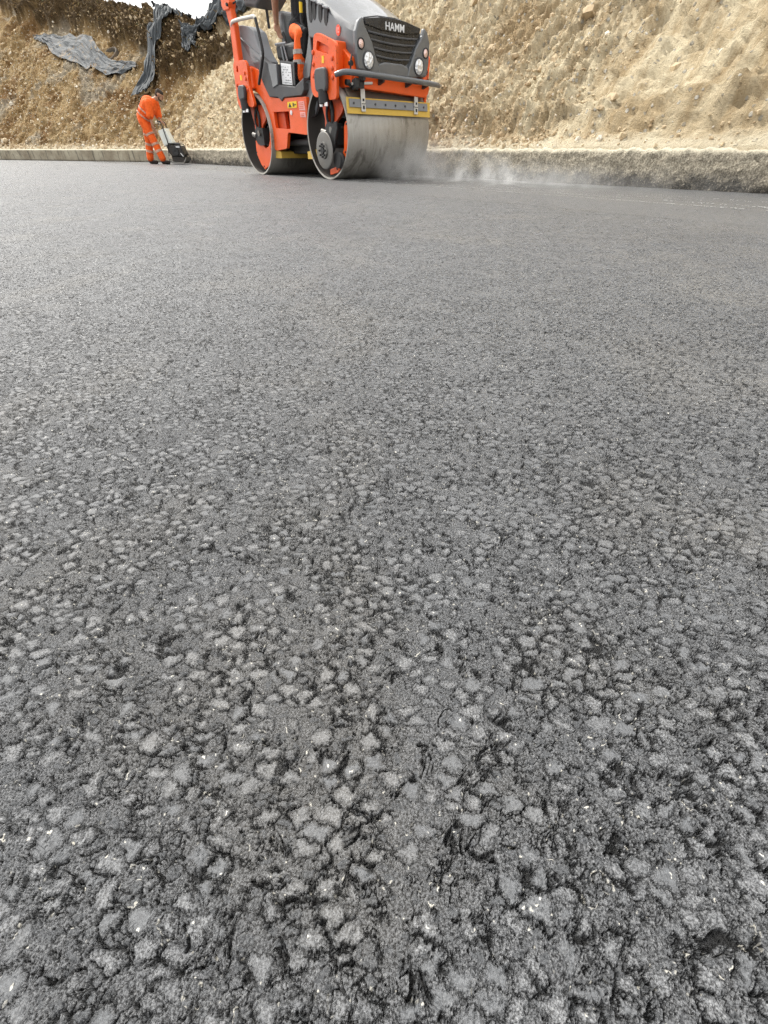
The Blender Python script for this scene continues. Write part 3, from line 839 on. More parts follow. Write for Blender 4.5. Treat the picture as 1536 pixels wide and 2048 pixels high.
# legs, motors and side plates inside the drum ends
def drum_gear(cx, front, s):
    ym = s * .73
    L = MB().prism([(cx - .20, .96), (cx - .06, .95), (cx - .01, .73), (cx - .03, .50), (cx - .13, .50), (cx - .10, .70)], s * .69, s * .735)
    L.build('fork_leg', ORANGE2, rl, bevel=.006)
    L = MB().prism([(cx + .10, .94), (cx + .26, .93), (cx + .36, .80), (cx + .31, .74), (cx + .17, .66), (cx + .12, .50), (cx + .03, .50), (cx + .08, .70)], s * .68, s * .725)
    L.build('fork_leg', ORANGE2, rl, bevel=.006)
    # motor and hub
    h = MB()
    h.lathe([(s * .5, .17), (s * .66, .17), (s * .69, .13), (s * .76, .12), (s * .765, .001)], (cx + .03, 0, RAD), 'y', 28)
    h.box(cx + .05, cx + .24, *sorted((s * .66, s * .77)), RAD - .13, RAD + .10)
    h.tube([(cx + .10, s * .74, RAD + .10), (cx + .14, s * .75, RAD + .25), (cx + .05, s * .72, .90)], .022, 8, smooth_path=2)
    h.tube([(cx + .0, s * .74, RAD + .08), (cx - .03, s * .76, RAD + .22), (cx + .02, s * .72, .92)], .018, 8, smooth_path=2)
    hb = h.build('drum_motor', BLACK, rl, True)
    MB().tube([(cx - .17, s * .75, RAD + .02), (cx - .05, s * .75, RAD)], .035, 10).build('hydraulic_coupling', STEELD, hb, True)
    MB().tube([(cx + .12, s * .77, RAD + .03), (cx + .12, s * .80, RAD + .03)], .04, 10).build('hydraulic_coupling', STEELD, hb, True)
    if front:
        pl = [(cx + .49, RAD + .10), (cx + .49, RAD - .09), (cx + .44, RAD - .24), (cx + .33, RAD - .36), (cx + .17, RAD - .455), (cx - .04, RAD - .49), (cx - .04, RAD - .42), (cx + .12, RAD - .39), (cx + .27, RAD - .29), (cx + .355, RAD - .17), (cx + .375, RAD + .06), (cx + .42, RAD + .12)]
    else:
        pl = [(cx - .15, RAD - .06), (cx + .06, RAD - .06), (cx + .13, RAD - .13), (cx + .21, RAD - .17), (cx + .33, RAD - .14), (cx + .40, RAD - .06), (cx + .45, RAD + .12), (cx + .50, RAD + .02), (cx + .46, RAD - .20), (cx + .28, RAD - .40), (cx + .07, RAD - .47), (cx - .05, RAD - .40), (cx - .17, RAD - .25)]
    p = MB().prism(pl, s * .70, s * .742).build('side_plate', ORANGE, rl, bevel=.006)
    for k in range(0, len(pl), 2):
        x, z = pl[k]; x += (cx - x) * .10; z += (RAD - z) * .10
        MB().lathe([(0, .013), (s * .008, .013), (s * .008, .001)], (x, s * .742, z), 'y', 8).build('bolt', BLACK, p)
for s in (-1, 1):
    drum_gear(FX, True, s); drum_gear(RX, False, s)
# edge cutter on the near side of the front drum
ed = MB().lathe([(-.012, .215), (-.004, .218), (.006, .208), (.016, .17), (.016, .12), (.035, .115), (.035, .085), (.018, .08), (.018, .001)][::-1], (-.10, -.885, .345), 'y', 56)
ed = MB().lathe([(.0, .001), (.0, .15), (-.006, .205), (-.014, .217), (-.022, .205), (-.028, .15), (-.028, .10), (-.05, .095), (-.05, .05), (-.03, .045), (-.03, .001)], (-.10, -.86, .345), 'y', 56).build('edge_cutter_disc', STEELD, rl, True, angle=25)
h = MB()
for k in range(8):
    a = k * math.pi / 4; h.lathe([(0, .014), (-.02, .012), (-.02, .001)], (-.10 + .072 * math.cos(a), -.91, .345 + .072 * math.sin(a)), 'y', 8)
h.lathe([(-.0, .048), (-.035, .04), (-.035, .001)], (-.10, -.888, .345), 'y', 16)
h.build('cutter_hub', BLACK, ed, True)
a = MB(); a.tube([(-.10, -.80, .345), (-.10, -.86, .345)], .05, 12); a.prism([(-.16, .36), (-.08, .42), (.10, .66), (.17, .66), (.18, .58), (.06, .34), (-.06, .28)], -.825, -.79)
a.build('cutter_arm', BLACK, ed, bevel=.008)
k = MB().lathe([(-.03, .09), (.04, .10), (.05, .085), (.05, .001)], (.15, -.80, .235), 'y', 24); k.lathe([(.05, .001), (.05, .085), (-.03, .09), (-.03, .001)], (.15, -.80, .235), 'y', 24)
k.box(.05, .17, -.80, -.74, .17, .31)
k.build('pressure_roller', BLACK, ed, True)

# centre frame with recessed step
FRAME = [(-2.40, 1.42), (-2.05, 1.33), (-1.95, 1.17), (-1.85, 1.04), (-1.71, 1.0), (-1.47, .98), (-.70, .96), (-.76, .53), (-1.33, .57), (-1.37, .55), (-1.40, .47), (-1.45, .37), (-1.80, .34), (-1.87, .36), (-1.86, .55), (-1.90, .74), (-1.99, .93), (-2.18, 1.07), (-2.42, 1.14)]
POCK = [(-1.75, .83), (-1.25, .82), (-1.26, .61), (-1.74, .63)]
fr = holed(rounded(FRAME, .03), rounded(POCK, .02), -.735, -.68, 'side_frame', ORANGE, rl)
bv = fr.modifiers.new('bevel', 'BEVEL'); bv.width = .008; bv.segments = 2; bv.limit_method = 'ANGLE'; bv.angle_limit = R(40)
p = MB(); p.box(-1.80, -1.20, -.58, -.56, .57, .87); p.box(-1.79, -1.76, -.68, -.58, .60, .86); p.box(-1.24, -1.21, -.68, -.58, .58, .85); p.box(-1.78, -1.22, -.68, -.58, .835, .86); p.box(-1.78, -1.22, -.68, -.58, .58, .605)
p.prism([(-1.75, .83), (-1.53, .83), (-1.50, .61), (-1.74, .61)], -.66, -.60)
p.build('step_recess', ORANGE2, fr)
MB().prism(rounded(FRAME, .03), .68, .735).build('side_frame', ORANGE, rl, bevel=.008)
MB().box(-1.86, -.72, -.55, .679, .56, .97).build('centre_body', ORANGE2, rl, bevel=.02)
MB().prism([(-1.26, .925), (-.98, .925), (-.99, .85), (-1.265, .855)], -.742, -.7365).build('warning_sticker', YSTICK, fr)
MB().prism([(-1.235, .865), (-1.14, .863), (-1.185, .915)], -.745, -.7425).build('warning_triangle', BLACK, fr)
for xa, xb, za, zb in ((-1.10, -1.085, .865, .91), (-1.075, -1.055, .868, .905), (-1.04, -1.01, .88, .895)):
    MB().box(xa, xb, -.745, -.7425, za, zb).build('warning_symbol', BLACK, fr)
MB().prism([(-.93, .915), (-.77, .915), (-.75, .81), (-.92, .82)], -.742, -.7365).build('sticker', PINK, fr)
MB().prism([(-.91, .80), (-.76, .795), (-.75, .735), (-.905, .74)], -.742, -.7365).build('sticker', PINK, fr)
ps = MB()
for k in range(4): ps.box(-.915, -.79, -.745, -.7425, .835 + .02 * k, .841 + .02 * k)
for k in range(2): ps.box(-.89, -.79, -.745, -.7425, .752 + .02 * k, .758 + .02 * k)
ps.build('printed_text', ORANGE2, fr)
MB().lathe([(0, .028), (-.01, .028), (-.012, .001)], (-1.17, -.737, .80), 'y', 14).build('reflector', WHITE, fr)
# articulation, pipes and scrapers under the frame
u = MB(); u.tube([(-1.75, -.5, .45), (-.70, -.5, .45)], .045, 14); u.build('hydraulic_cylinder', DGREY, rl, True)
u = MB(); u.tube([(-1.2, -.5, .45), (-.66, -.5, .45)], .022, 10); u.build('cylinder_rod', CHROME, rl, True)
MB().box(-1.95, -.60, -.45, .45, .30, .62).build('articulation', BLACK, rl, bevel=.02)
for (xa, xb) in ((-2.0, -1.72), (-.86, -.56)):
    q = MB(); q.prism([(xa, .24), (xa + .03, .36), (xb, .33), (xb, .24)] if xa < -1 else [(xa, .24), (xa, .33), (xb - .03, .36), (xb, .24)], -.70, .70)
    q.build('rear_scraper', YELLOW, rl)

# rear hood (engine-side shell, light grey) and platform
RH = [(-2.78, 1.87), (-2.66, 1.90), (-2.39, 1.86), (-2.19, 1.78), (-2.13, 1.63), (-2.02, 1.50), (-1.90, 1.42), (-2.02, 1.36), (-2.25, 1.36), (-2.63, 1.44), (-2.81, 1.52)]
rh = MB().prism(rounded(RH, .05), -.66, -.44).build('rear_hood', LGREY, rl, bevel=.05, seg=3)
MB().prism([(-2.76, 1.80), (-2.25, 1.36), (-2.02, 1.36), (-1.92, 1.42), (-2.04, 1.50), (-2.30, 1.60)], -.675, -.655).build('hood_facet', GREY, rh, bevel=.01)
ll = MB()
for i in range(6): ll.box(-2.30 + .034 * i, -2.278 + .034 * i, -.679, -.6765, 1.50 - .012 * i, 1.524 - .012 * i)
ll.build('printed_text', GREY, rh)
SP = [(-1.92, 1.48), (-1.68, 1.38), (-1.43, 1.355), (-1.45, 1.13), (-.97, 1.08), (-.70, 1.16), (-.72, 1.03), (-.80, .975), (-1.33, .98), (-1.42, .94), (-1.51, .99), (-1.79, 1.01), (-1.90, 1.12), (-2.05, 1.32)]
MB().prism(SP, -.755, -.66).build('step_panel', DGREY, rl, bevel=.012)
MB().prism([(-1.70, 1.385), (-1.43, 1.355), (-1.45, 1.13), (-1.62, 1.10)], -.768, -.75).build('step_cheek', GREY, rl, bevel=.012)
MB().box(-2.1, -.55, -.659, .66, .98, 1.10).build('platform', DGREY, rl, bevel=.01)
cs = MB().prism([(-1.44, 1.40), (-1.01, 1.345), (-1.04, 1.09), (-1.48, 1.12)], -.70, -.38).build('console', BLACKG, rl, bevel=.012)
MB().prism([(-1.385, 1.365), (-1.095, 1.325), (-1.105, 1.105), (-1.405, 1.135)], -.712, -.7015).build('info_plate', WHITE, cs, bevel=.004)
pl = MB(); rp = random.Random(3)
for i in range(7):
    z = 1.325 - .028 * i; x = -1.375 + .003 * i
    while x < -1.13:
        L = rp.uniform(.012, .05)
        if rp.random() < .7: pl.box(x, x + L, -.7145, -.7125, z - .10 * (x + 1.375) - rp.uniform(.004, .012), z - .10 * (x + 1.375))
        x += L + .012
pl.build('printed_text', LGREY, cs)
# control box with lever in front of the driver's right leg
cb = MB().prism([(-1.76, 1.60), (-1.20, 1.56), (-1.18, 1.41), (-1.46, 1.40), (-1.74, 1.44)], -.56, -.30)
cb = cb.build('control_box', BLACK, rl, bevel=.03)
for (xa, za, xb, zb) in ((-1.55, 1.56, -1.50, 1.38), (-1.48, 1.58, -1.40, 1.38), (-1.72, 1.60, -1.40, 1.585)):
    MB().tube([(xa, -.575, za), (xb, -.575, zb)], .014, 8).build('guard_rod', LGREY, cb, True)
MB().tube([(-1.62, -.44, 1.60), (-1.64, -.44, 1.68), (-1.68, -.44, 1.72)], [.018, .02, .03], 10).build('lever', BLACK, cb, True)
# seat
st0 = MB(); st0.box(-1.80, -1.22, -.52, .06, 1.42, 1.60)
st0 = st0.build('seat', BLACK, rl, bevel=.05, seg=3)
MB().prism([(-1.86, 1.55), (-1.72, 1.55), (-1.78, 1.98), (-1.92, 1.99)], -.38, .10).build('backrest', GREY, st0, bevel=.05, seg=3)
MB().box(-1.70, -1.30, -.14, .0, 1.10, 1.42).build('seat_base', BLACK, st0)
MB().prism([(-2.72, 2.42), (-2.10, 2.40), (-2.08, 2.16), (-2.34, 2.06), (-2.52, 2.10), (-2.70, 2.12)], -.50, -.05).build('canopy_bag', DGREY, rl, bevel=.03, seg=3)
MB().tube([(-2.36, -.3, 2.16), (-2.34, -.3, 1.86)], .022, 8).build('canopy_strut', BLACK, rl, True)
# handrail
MB().tube([(-2.0, -.80, 1.17), (-1.78, -.81, 1.40), (-1.71, -.81, 1.48), (-1.74, -.81, 1.62), (-1.82, -.81, 1.86)], .022, 10, smooth_path=2).build('handrail', BLACK, rl, True)
MB().tube([(-1.82, -.81, 1.855), (-1.84, -.81, 1.88), (-1.90, -.81, 1.885), (-2.60, -.80, 1.925), (-2.70, -.78, 1.90), (-2.74, -.76, 1.85)], .022, 10, smooth_path=2).build('handrail_top', PALE, rl, True)  # upper rail coloured pale to stand in for its reflection
# roll bar posts with hinge
for s in (-1, 1):
    po = MB().prism([(-2.81, 1.45), (-2.62, 1.45), (-2.60, 1.88), (-2.66, 2.14), (-2.72, 2.95), (-2.84, 2.95), (-2.84, 2.12), (-2.76, 1.88)], *sorted((s * .70, s * .79))).build('roll_bar_post', ORANGE, rl, bevel=.015)
    hg = MB(); hg.prism([(-2.88, 2.20), (-2.62, 2.20), (-2.60, 2.12), (-2.66, 2.05), (-2.84, 2.06), (-2.90, 2.12)], *sorted((s * .69, s * .81)))
    hg.build('hinge', ORANGE, po, bevel=.01)
    hg = MB(); hg.tube([(-2.66, s * .66, 2.10), (-2.66, s * .84, 2.10)], .02, 8); hg.tube([(-2.92, s * .74, 2.10), (-2.52, s * .74, 2.12)], .012, 8)
    hg.build('hinge_pin', BLACK, po, True)
MB().box(-2.84, -2.72, -.699, .699, 2.84, 2.95).build('roll_bar_top', ORANGE, rl, bevel=.015)
# grab rail beside the driver with a taped stretch, dash and windscreen
MB().tube([(-1.08, -.45, 2.25), (-1.09, -.45, 1.96)], .02, 10).build('grab_rail', BLACK, rl, True)
MB().tube([(-1.09, -.45, 1.96), (-1.10, -.45, 1.86)], .024, 10).build('grab_rail_tape', YSTICK, rl, True)
MB().tube([(-1.10, -.45, 1.86), (-1.11, -.45, 1.74), (-1.02, -.40, 1.66)], .02, 10, smooth_path=1).build('grab_rail', BLACK, rl, True)
MB().prism([(-.72, 1.10), (-.66, 1.10), (-.66, 1.95), (-.86, 1.95), (-.80, 1.70)], -.52, .55).build('dashboard', DGREY, rl, bevel=.02)
ps_ = MB().prism([(-.74, 1.64), (-.60, 1.60), (-.60, 1.92), (-.66, 2.05), (-.82, 2.02)], -.56, -.515).build('dash_cheek', GREY, rl, bevel=.015)
MB().prism([(-.99, 1.24), (-.84, 1.42), (-.74, 1.60), (-.70, 1.60), (-.70, 1.36), (-.80, 1.18), (-.95, 1.14)], -.585, -.54).build('leg_guard', GREY, rl, bevel=.01)
sw = MB()
for k in range(28):
    pass
M = Matrix.Translation((-.98, -.22, 1.98)) @ Matrix.Rotation(R(-28), 4, 'Y')
ring = [tuple(M @ Vector((.17 * math.cos(2 * math.pi * k / 28), .17 * math.sin(2 * math.pi * k / 28), 0))) for k in range(29)]
sw.tube(ring, .014, 8); sw.tube([tuple(M @ Vector((0, 0, -.18))), tuple(M @ Vector((0, 0, 0)))], .02, 8); sw.tube([tuple(M @ Vector((-.16, 0, 0))), tuple(M @ Vector((.16, 0, 0)))], .012, 8)
sw.build('steering_wheel', BLACK, rl, True)

# engine hood: lofted shell
def hood():
    xs = [-.66, -.33, -.10, .08, .20, .30, .38, .41]
    zs = [2.02, 1.88, 1.775, 1.69, 1.64, 1.60, 1.575, 1.56]
    zb = [1.56, 1.50, 1.45, 1.39, 1.33, 1.26, 1.18, 1.14]
    m = MB(); rings = []
    for x, t, b_ in zip(xs, zs, zb):
        hwid = .635 if x < .3 else .635 - (x - .3) * .28
        half = [(hwid, b_), (hwid + .015, (b_ + t) * .5), (hwid, t - .07), (hwid - .03, t - .02), (hwid - .09, t + .015), (.36, t + .05), (.16, t + .075), (0, t + .08)]
        rings.append([(x, -y, z) for y, z in half] + [(x, y, z) for y, z in half[-2::-1]])
    n = len(rings[0]); vsx = [p for r in rings for p in r]; fs = []
    for i in range(len(rings) - 1):
        for k in range(n - 1): fs.append((i * n + k, i * n + k + 1, (i + 1) * n + k + 1, (i + 1) * n + k))
        fs.append((i * n + n - 1, i * n, (i + 1) * n, (i + 1) * n + n - 1))
    fs.append(tuple(range(n))); fs.append(tuple(range((len(rings) - 1) * n, len(rings) * n)))
    m.addv(vsx, fs)
    return m.build('hood', GREY, rl, True, bevel=.012, angle=22)
hood_o = hood()
# seam and latch on the hood top, bright shoulder
MB().tube([(.34, -.43, 1.645), (.33, -.2, 1.682), (.33, .1, 1.690), (.34, .43, 1.655)], .006, 6).build('hood_seam', BLACK, hood_o, True)
MB().box(.385, .40, .03, .13, 1.655, 1.662).build('hood_latch', BLACK, hood_o)
# air slots in the side
for i, (x0, ztop, zlow) in enumerate([(-.57, 1.90, 1.68), (-.475, 1.865, 1.69), (-.335, 1.82, 1.655), (-.205, 1.775, 1.61)]):
    for s in (-1, 1):
        pts = [(x0, ztop), (x0 + .085, ztop - .02), (x0 + .055, ztop - .05), (x0 + .055, zlow + .03), (x0 + .01, zlow), (x0 - .025, zlow + .04), (x0 - .02, ztop - .06)]
        MB().prism(rounded(pts, .012), *sorted((s * .62, s * .6535))).build('air_slot', BLACK, hood_o)
        MB().prism([(x0 - .02, ztop + .022), (x0 + .10, ztop - .005), (x0 + .11, ztop - .025), (x0 + .07, ztop - .02), (x0 - .02, ztop - .0)], *sorted((s * .64, s * .675))).build('slot_hood', LGREY, hood_o, bevel=.006)
sk = MB().lathe([(0, .05), (-.004, .05), (-.004, .001)], (.085, -.652, 1.545), 'y', 26).build('round_sticker', paint('red_sticker', (.75, .10, .05), .45, .1), hood_o)
g_ = MB(); g_.box(.06, .075, -.660, -.6565, 1.52, 1.57); g_.box(.085, .107, -.660, -.6565, 1.52, 1.535); g_.box(.085, .107, -.660, -.6565, 1.547, 1.57)
g_.build('sticker_print', PINK, hood_o)

# front face: grille between two cheeks with lamps
fxp = .412
GR = [(-.49, 1.625), (-.2, 1.66), (0, 1.665), (.2, 1.66), (.49, 1.625), (.48, 1.54), (.36, 1.42), (.29, 1.28), (.24, 1.255), (-.24, 1.255), (-.29, 1.28), (-.36, 1.42), (-.48, 1.54)]
gr = MB().prism(GR, .402, .420, 'x').build('grille', BLACKG, rl)
for i, z in enumerate([1.30, 1.37, 1.44, 1.505]):
    hw_ = .285 + (z - 1.28) * .66; hw_ = min(hw_, .46)
    MB().tube([(.428, -hw_, z + .012), (.436, -hw_ * .5, z), (.438, 0, z - .004), (.436, hw_ * .5, z), (.428, hw_, z + .012)], .011, 6).build('grille_bar', DGREY, gr, True)
MB().prism([(-.49, 1.625), (-.2, 1.662), (0, 1.667), (.2, 1.662), (.49, 1.625), (.475, 1.575), (.22, 1.545), (-.20, 1.545), (-.475, 1.575)], .4205, .436, 'x').build('badge_panel', BLACKG, gr, bevel=.006)
for s in (-1, 1):
    CH = [(.30, 1.135), (.615, 1.16), (.655, 1.30), (.655, 1.50), (.60, 1.60), (.53, 1.632), (.505, 1.56), (.385, 1.43), (.315, 1.29), (.28, 1.24), (.24, 1.135)]
    ck = MB().prism([(s * y, z) for y, z in CH], .395, .462, 'x').build('lamp_panel', GREY, rl, bevel=.018, seg=3)
    hl = MB().lathe([(.455, .094), (.476, .092), (.478, .082), (.470, .080)], (0, s * .455, 1.255), 'x', 32).build('headlight', DGREY, ck, True)
    MB().lathe([(.468, .081), (.480, .07), (.488, .04), (.490, .001)], (0, s * .455, 1.255), 'x', 32).build('lamp_lens', LENS, ck, True)
    MB().lathe([(.455, .056), (.474, .054), (.476, .046), (.468, .044)], (0, s * .575, 1.395), 'x', 26).build('indicator_lamp', BLACK, ck, True)
    MB().lathe([(.466, .045), (.474, .03), (.478, .001)], (0, s * .575, 1.395), 'x', 26).build('lamp_lens', AMBER, ck, True)
MB().prism([(-.29, 1.135), (.29, 1.135), (.27, 1.235), (.15, 1.262), (-.15, 1.262), (-.27, 1.235)], .40, .45, 'x').build('chin_panel', GREY, rl, bevel=.015)

def lettering(txt, width, height, M, name, mat, parent):
    cu = bpy.data.curves.new('t', 'FONT'); cu.body = txt; cu.extrude = .004; cu.offset = .006; cu.size = 1; cu.align_x = 'CENTER'
    o = bpy.data.objects.new('t', cu); COL.objects.link(o)
    bpy.context.view_layer.update()
    me = bpy.data.meshes.new_from_object(o.evaluated_get(bpy.context.evaluated_depsgraph_get()))
    bpy.data.objects.remove(o); bpy.data.curves.remove(cu)
    a = np.array([v.co[:] for v in me.vertices]); lo, hi = a.min(0), a.max(0)
    a[:, 0] = (a[:, 0] - (lo[0] + hi[0]) / 2) / (hi[0] - lo[0]) * width
    a[:, 1] = (a[:, 1] - (lo[1] + hi[1]) / 2) / (hi[1] - lo[1]) * height
    a[:, 2] = (a[:, 2] - lo[2]) / (hi[2] - lo[2]) * .006
    for v, q in zip(me.vertices, a): v.co = M @ Vector(q)
    me.name = name; me.materials.clear(); me.materials.append(mat)
    n = bpy.data.objects.new(name, me); COL.objects.link(n); n.parent = parent
    return n
ML = Matrix(((0, 0, 1, .4365), (1, 0, 0, .02), (0, 1, 0, 1.592), (0, 0, 0, 1)))
lettering('HAMM', .325, .072, ML, 'badge_lettering', WHITE, gr)

# front cross beam, bumper, lamps brackets, scraper
bm_ = MB().prism(rounded([(-.66, 1.12), (.68, 1.12), (.72, 1.05), (.70, .98), (.64, .945), (-.58, .99), (-.66, 1.02)], .03), .28, .43, 'x').build('front_beam', ORANGE, rl, bevel=.01)
MB().prism([(-.02, 1.40), (.22, 1.37), (.38, 1.27), (.40, 1.12), (.40, 1.0), (.0, 1.0), (-.05, 1.1)], -.70, -.60).build('front_frame', ORANGE, rl, bevel=.012)
MB().prism([(-.02, 1.40), (.22, 1.37), (.38, 1.27), (.40, 1.12), (.40, 1.0), (.0, 1.0), (-.05, 1.1)], .60, .70).build('front_frame', ORANGE, rl, bevel=.012)
MB().box(-.60, .30, -.59, .59, 1.09, 1.36).build('engine_bay', BLACK, rl)
bp = MB().tube([(.36, -.93, 1.10), (.46, -.87, 1.125), (.53, -.72, 1.12), (.55, 0, 1.105), (.53, .78, 1.085), (.47, .88, 1.08)], [.026, .03, .032, .032, .03, .026], 14, smooth_path=2).build('bumper_bar', GREY, rl, True)
for y in (-.58, -.25, .25, .58): MB().prism([(.42, 1.10), (.53, 1.13), (.53, 1.06), (.42, 1.03)], y - .02, y + .02).build('bumper_bracket', BLACK, bp)
MB().prism([(.42, 1.06), (.50, 1.08), (.50, .98), (.43, .96)], -.72, -.64).build('lamp_bracket', BLACK, rl, bevel=.01)
tl = MB(); tl.tube([(.45, -.74, 1.02), (.45, -.39, 1.045)], .014, 10); tl.build('tow_pin', PALE, rl, True)
tl = MB(); tl.lathe([(-.03, .03), (.03, .03), (.03, .001)], (.45, -.80, 1.03), 'y', 12); tl.tube([(.44, -.80, 1.03), (.42, -.70, .99), (.43, -.6, 1.03)], .02, 8, smooth_path=1); tl.box(.42, .47, -.62, -.54, .985, 1.07)
tl.build('hose_coupling', BLACK, rl, True)
for s in (-1, 1):
    kk = MB()
    kk.lathe([(-.02, .03), (.02, .03), (.02, .001)], (.37, s * .68, 1.22), 'x', 10); kk.lathe([(-.02, .024), (.02, .024), (.02, .001)], (.37, s * .69, 1.15), 'x', 10); kk.tube([(.37, s * .66, 1.30), (.39, s * .70, 1.22), (.37, s * .68, 1.10)], .012, 6, smooth_path=1)
    kk.build('hood_catch', BLACK, rl, True)
# water cover plate above the front drum with yellow wiper strip
pp = MB().prism([(.24, 1.0), (.27, 1.0), (.395, .84), (.37, .82)], -.70, .70).build('drum_cover', paint('grimy_steel_plate', (.16, .135, .11), .55, .6, (.26, .21, .15), metal=.3), rl)
MB().prism([(.372, .90), (.382, .90), (.402, .735), (.390, .735)], -.785, .785).build('wiper_strip', YELLOW, rl)
gb = MB().prism([(.384, .885), (.400, .885), (.412, .80), (.396, .80)], -.75, .72).build('clamp_bar', LGREY, rl, bevel=.004)
for i in range(8): MB().lathe([(0, .013), (.012, .012), (.012, .001)], (.406, -.68 + i * .188, .842), 'x', 8).build('clamp_bolt', DGREY, gb, True)
for y in (-.52, .475):
    b_ = MB(); b_.prism([(.395, 1.0), (.407, 1.0), (.425, .76), (.413, .76)], y - .036, y + .036); bo = b_.build('strap', PALE, rl, bevel=.003)
    b_ = MB(); b_.box(.418, .430, y - .012, y + .012, .785, .82); b_.box(.412, .424, y - .012, y + .012, .865, .89); b_.box(.417, .4235, y - .03, y + .03, .835, .842)
    b_.build('strap_bolt', BLACK, bo)
# steering pivot cover between the drums
MB().lathe([(-.02, .20), (.03, .19), (.035, .14), (.02, .12), (.02, .001)], (-.62, -.70, .93), 'y', 30).build('pivot_cover', LGREY, rl, True)

# ================================================================== PEOPLE
def cloth(name, col, dark=(.5, .5, .5)):
    m, nt, b = new_mat(name); g = G(nt); co = g.co()
    n = g.noise(co, 9, 4, .6, dist=.8); n2 = g.noise(co, 60, 3, .6)
    c = g.mix(g.rng(n, .35, .7, 0, .5), col, tuple(x * k for x, k in zip(col, dark)))
    nt.links.new(c, b.inputs['Base Color']); b.inputs['Roughness'].default_value = .85
    nt.links.new(g.bump(g.add(n, g.mul(n2, .15)), .9, .05), b.inputs['Normal'])
    return m
HIVIS = cloth('hi_vis_orange_cloth', (.88, .13, .012), (.85, .7, .6))
BLKC = cloth('black_cloth', (.012, .012, .014))
BAND = cloth('reflective_band', (.40, .37, .34))
BANDO = cloth('reflective_band_pale', (.62, .36, .26))
BOOT = cloth('dark_boot_leather', (.03, .022, .017))
def skin_mat():
    m, nt, b = new_mat('skin'); g = G(nt); co = g.co()
    c = g.mix(g.rng(g.noise(co, 14, 4, .6), .35, .7), (.33, .165, .10), (.45, .25, .165))
    nt.links.new(c, b.inputs['Base Color']); b.inputs['Roughness'].default_value = .55
    b.inputs['Subsurface Weight'].default_value = .08
    return m
SKIN = skin_mat()
HAIR = cloth('short_dark_hair', (.035, .024, .016))

def V3(*a): return Vector(a)
def hand_caps(wrist, palm_dir, side_dir, flat, curl=.5, thumb=1):
    """palm, four separate bent fingers of unequal length and a thumb off the side of the palm"""
    d = Vector(palm_dir).normalized(); s = Vector(side_dir).normalized(); f = Vector(flat).normalized(); wv = Vector(wrist)
    out = []
    for k in (-1, 0, 1):
        out.append((wv + s * .018 * k, .016, wv + d * .088 + s * .027 * k, .0135))
    for k, L in zip((-1.5, -.5, .5, 1.5), (.062, .076, .08, .070)):
        p = wv + d * .092 + s * .0195 * k; dd = d.copy(); r = .0095
        for j, seg in enumerate((.45, .32, .25)):
            ang = curl * (.55 + .5 * j)
            dd = (dd * math.cos(ang * .7) + f * math.sin(ang * .7)).normalized() if j or curl > .3 else (dd * math.cos(curl * .4) + f * math.sin(curl * .4)).normalized()
            q = p + dd * L * seg; out.append((p, r, q, r * .9)); p = q; r *= .9
    p = wv + d * .025 + s * .030 * thumb
    q = p + (d * .5 + s * .75 * thumb + f * .35).normalized() * .042; out.append((p, .0135, q, .0115))
    out.append((q, .0115, q + (d * .85 + s * .15 * thumb + f * .4).normalized() * .032, .0095))
    return out

def head_caps(c, face, up):
    """skull, jaw, nose, ears and neck root; c = head centre"""
    c = Vector(c); fdir = Vector(face).normalized(); u = Vector(up).normalized(); s = fdir.cross(u).normalized()
    o = [(c + u * .03 - fdir * .02, .088, c + u * .025 + fdir * .02, .084), (c - u * .055 + fdir * .035, .052, c - u * .075 + fdir * .055, .038),
         (c + fdir * .05, .062, c - u * .05 + fdir * .05, .055),
         (c + fdir * .098 + u * .01, .012, c + fdir * .115 - u * .028, .016),
         (c + fdir * .09 + u * .035 + s * .03, .014, c + fdir * .09 + u * .035 - s * .03, .014),
         (c + fdir * .092 - u * .062 + s * .018, .009, c + fdir * .092 - u * .062 - s * .018, .009)]
    for k in (-1, 1):
        o.append((c + s * .086 * k + u * .02 - fdir * .005, .014, c + s * .088 * k - u * .025 - fdir * .002, .012))
    return o
def eyes(name, c, face, up, parent):
    c = Vector(c); fdir = Vector(face).normalized(); u = Vector(up).normalized(); s = fdir.cross(u).normalized(); m = MB()
    for k in (-1, 1): capsule(m, c + fdir * .088 + u * .008 + s * .032 * k, .012, c + fdir * .088 + u * .008 + s * .033 * k, .012, 10)
    return m.build(name, BLACKG, parent, True)
def hair_cap(c, face, up, parent):
    c = Vector(c); fdir = Vector(face).normalized(); u = Vector(up).normalized()
    return body('hair', [(c + u * .045 - fdir * .03, .089, c + u * .05 + fdir * .018, .080), (c + u * .01 - fdir * .045, .078, c - u * .03 - fdir * .05, .066)], HAIR, parent, .009, 3)

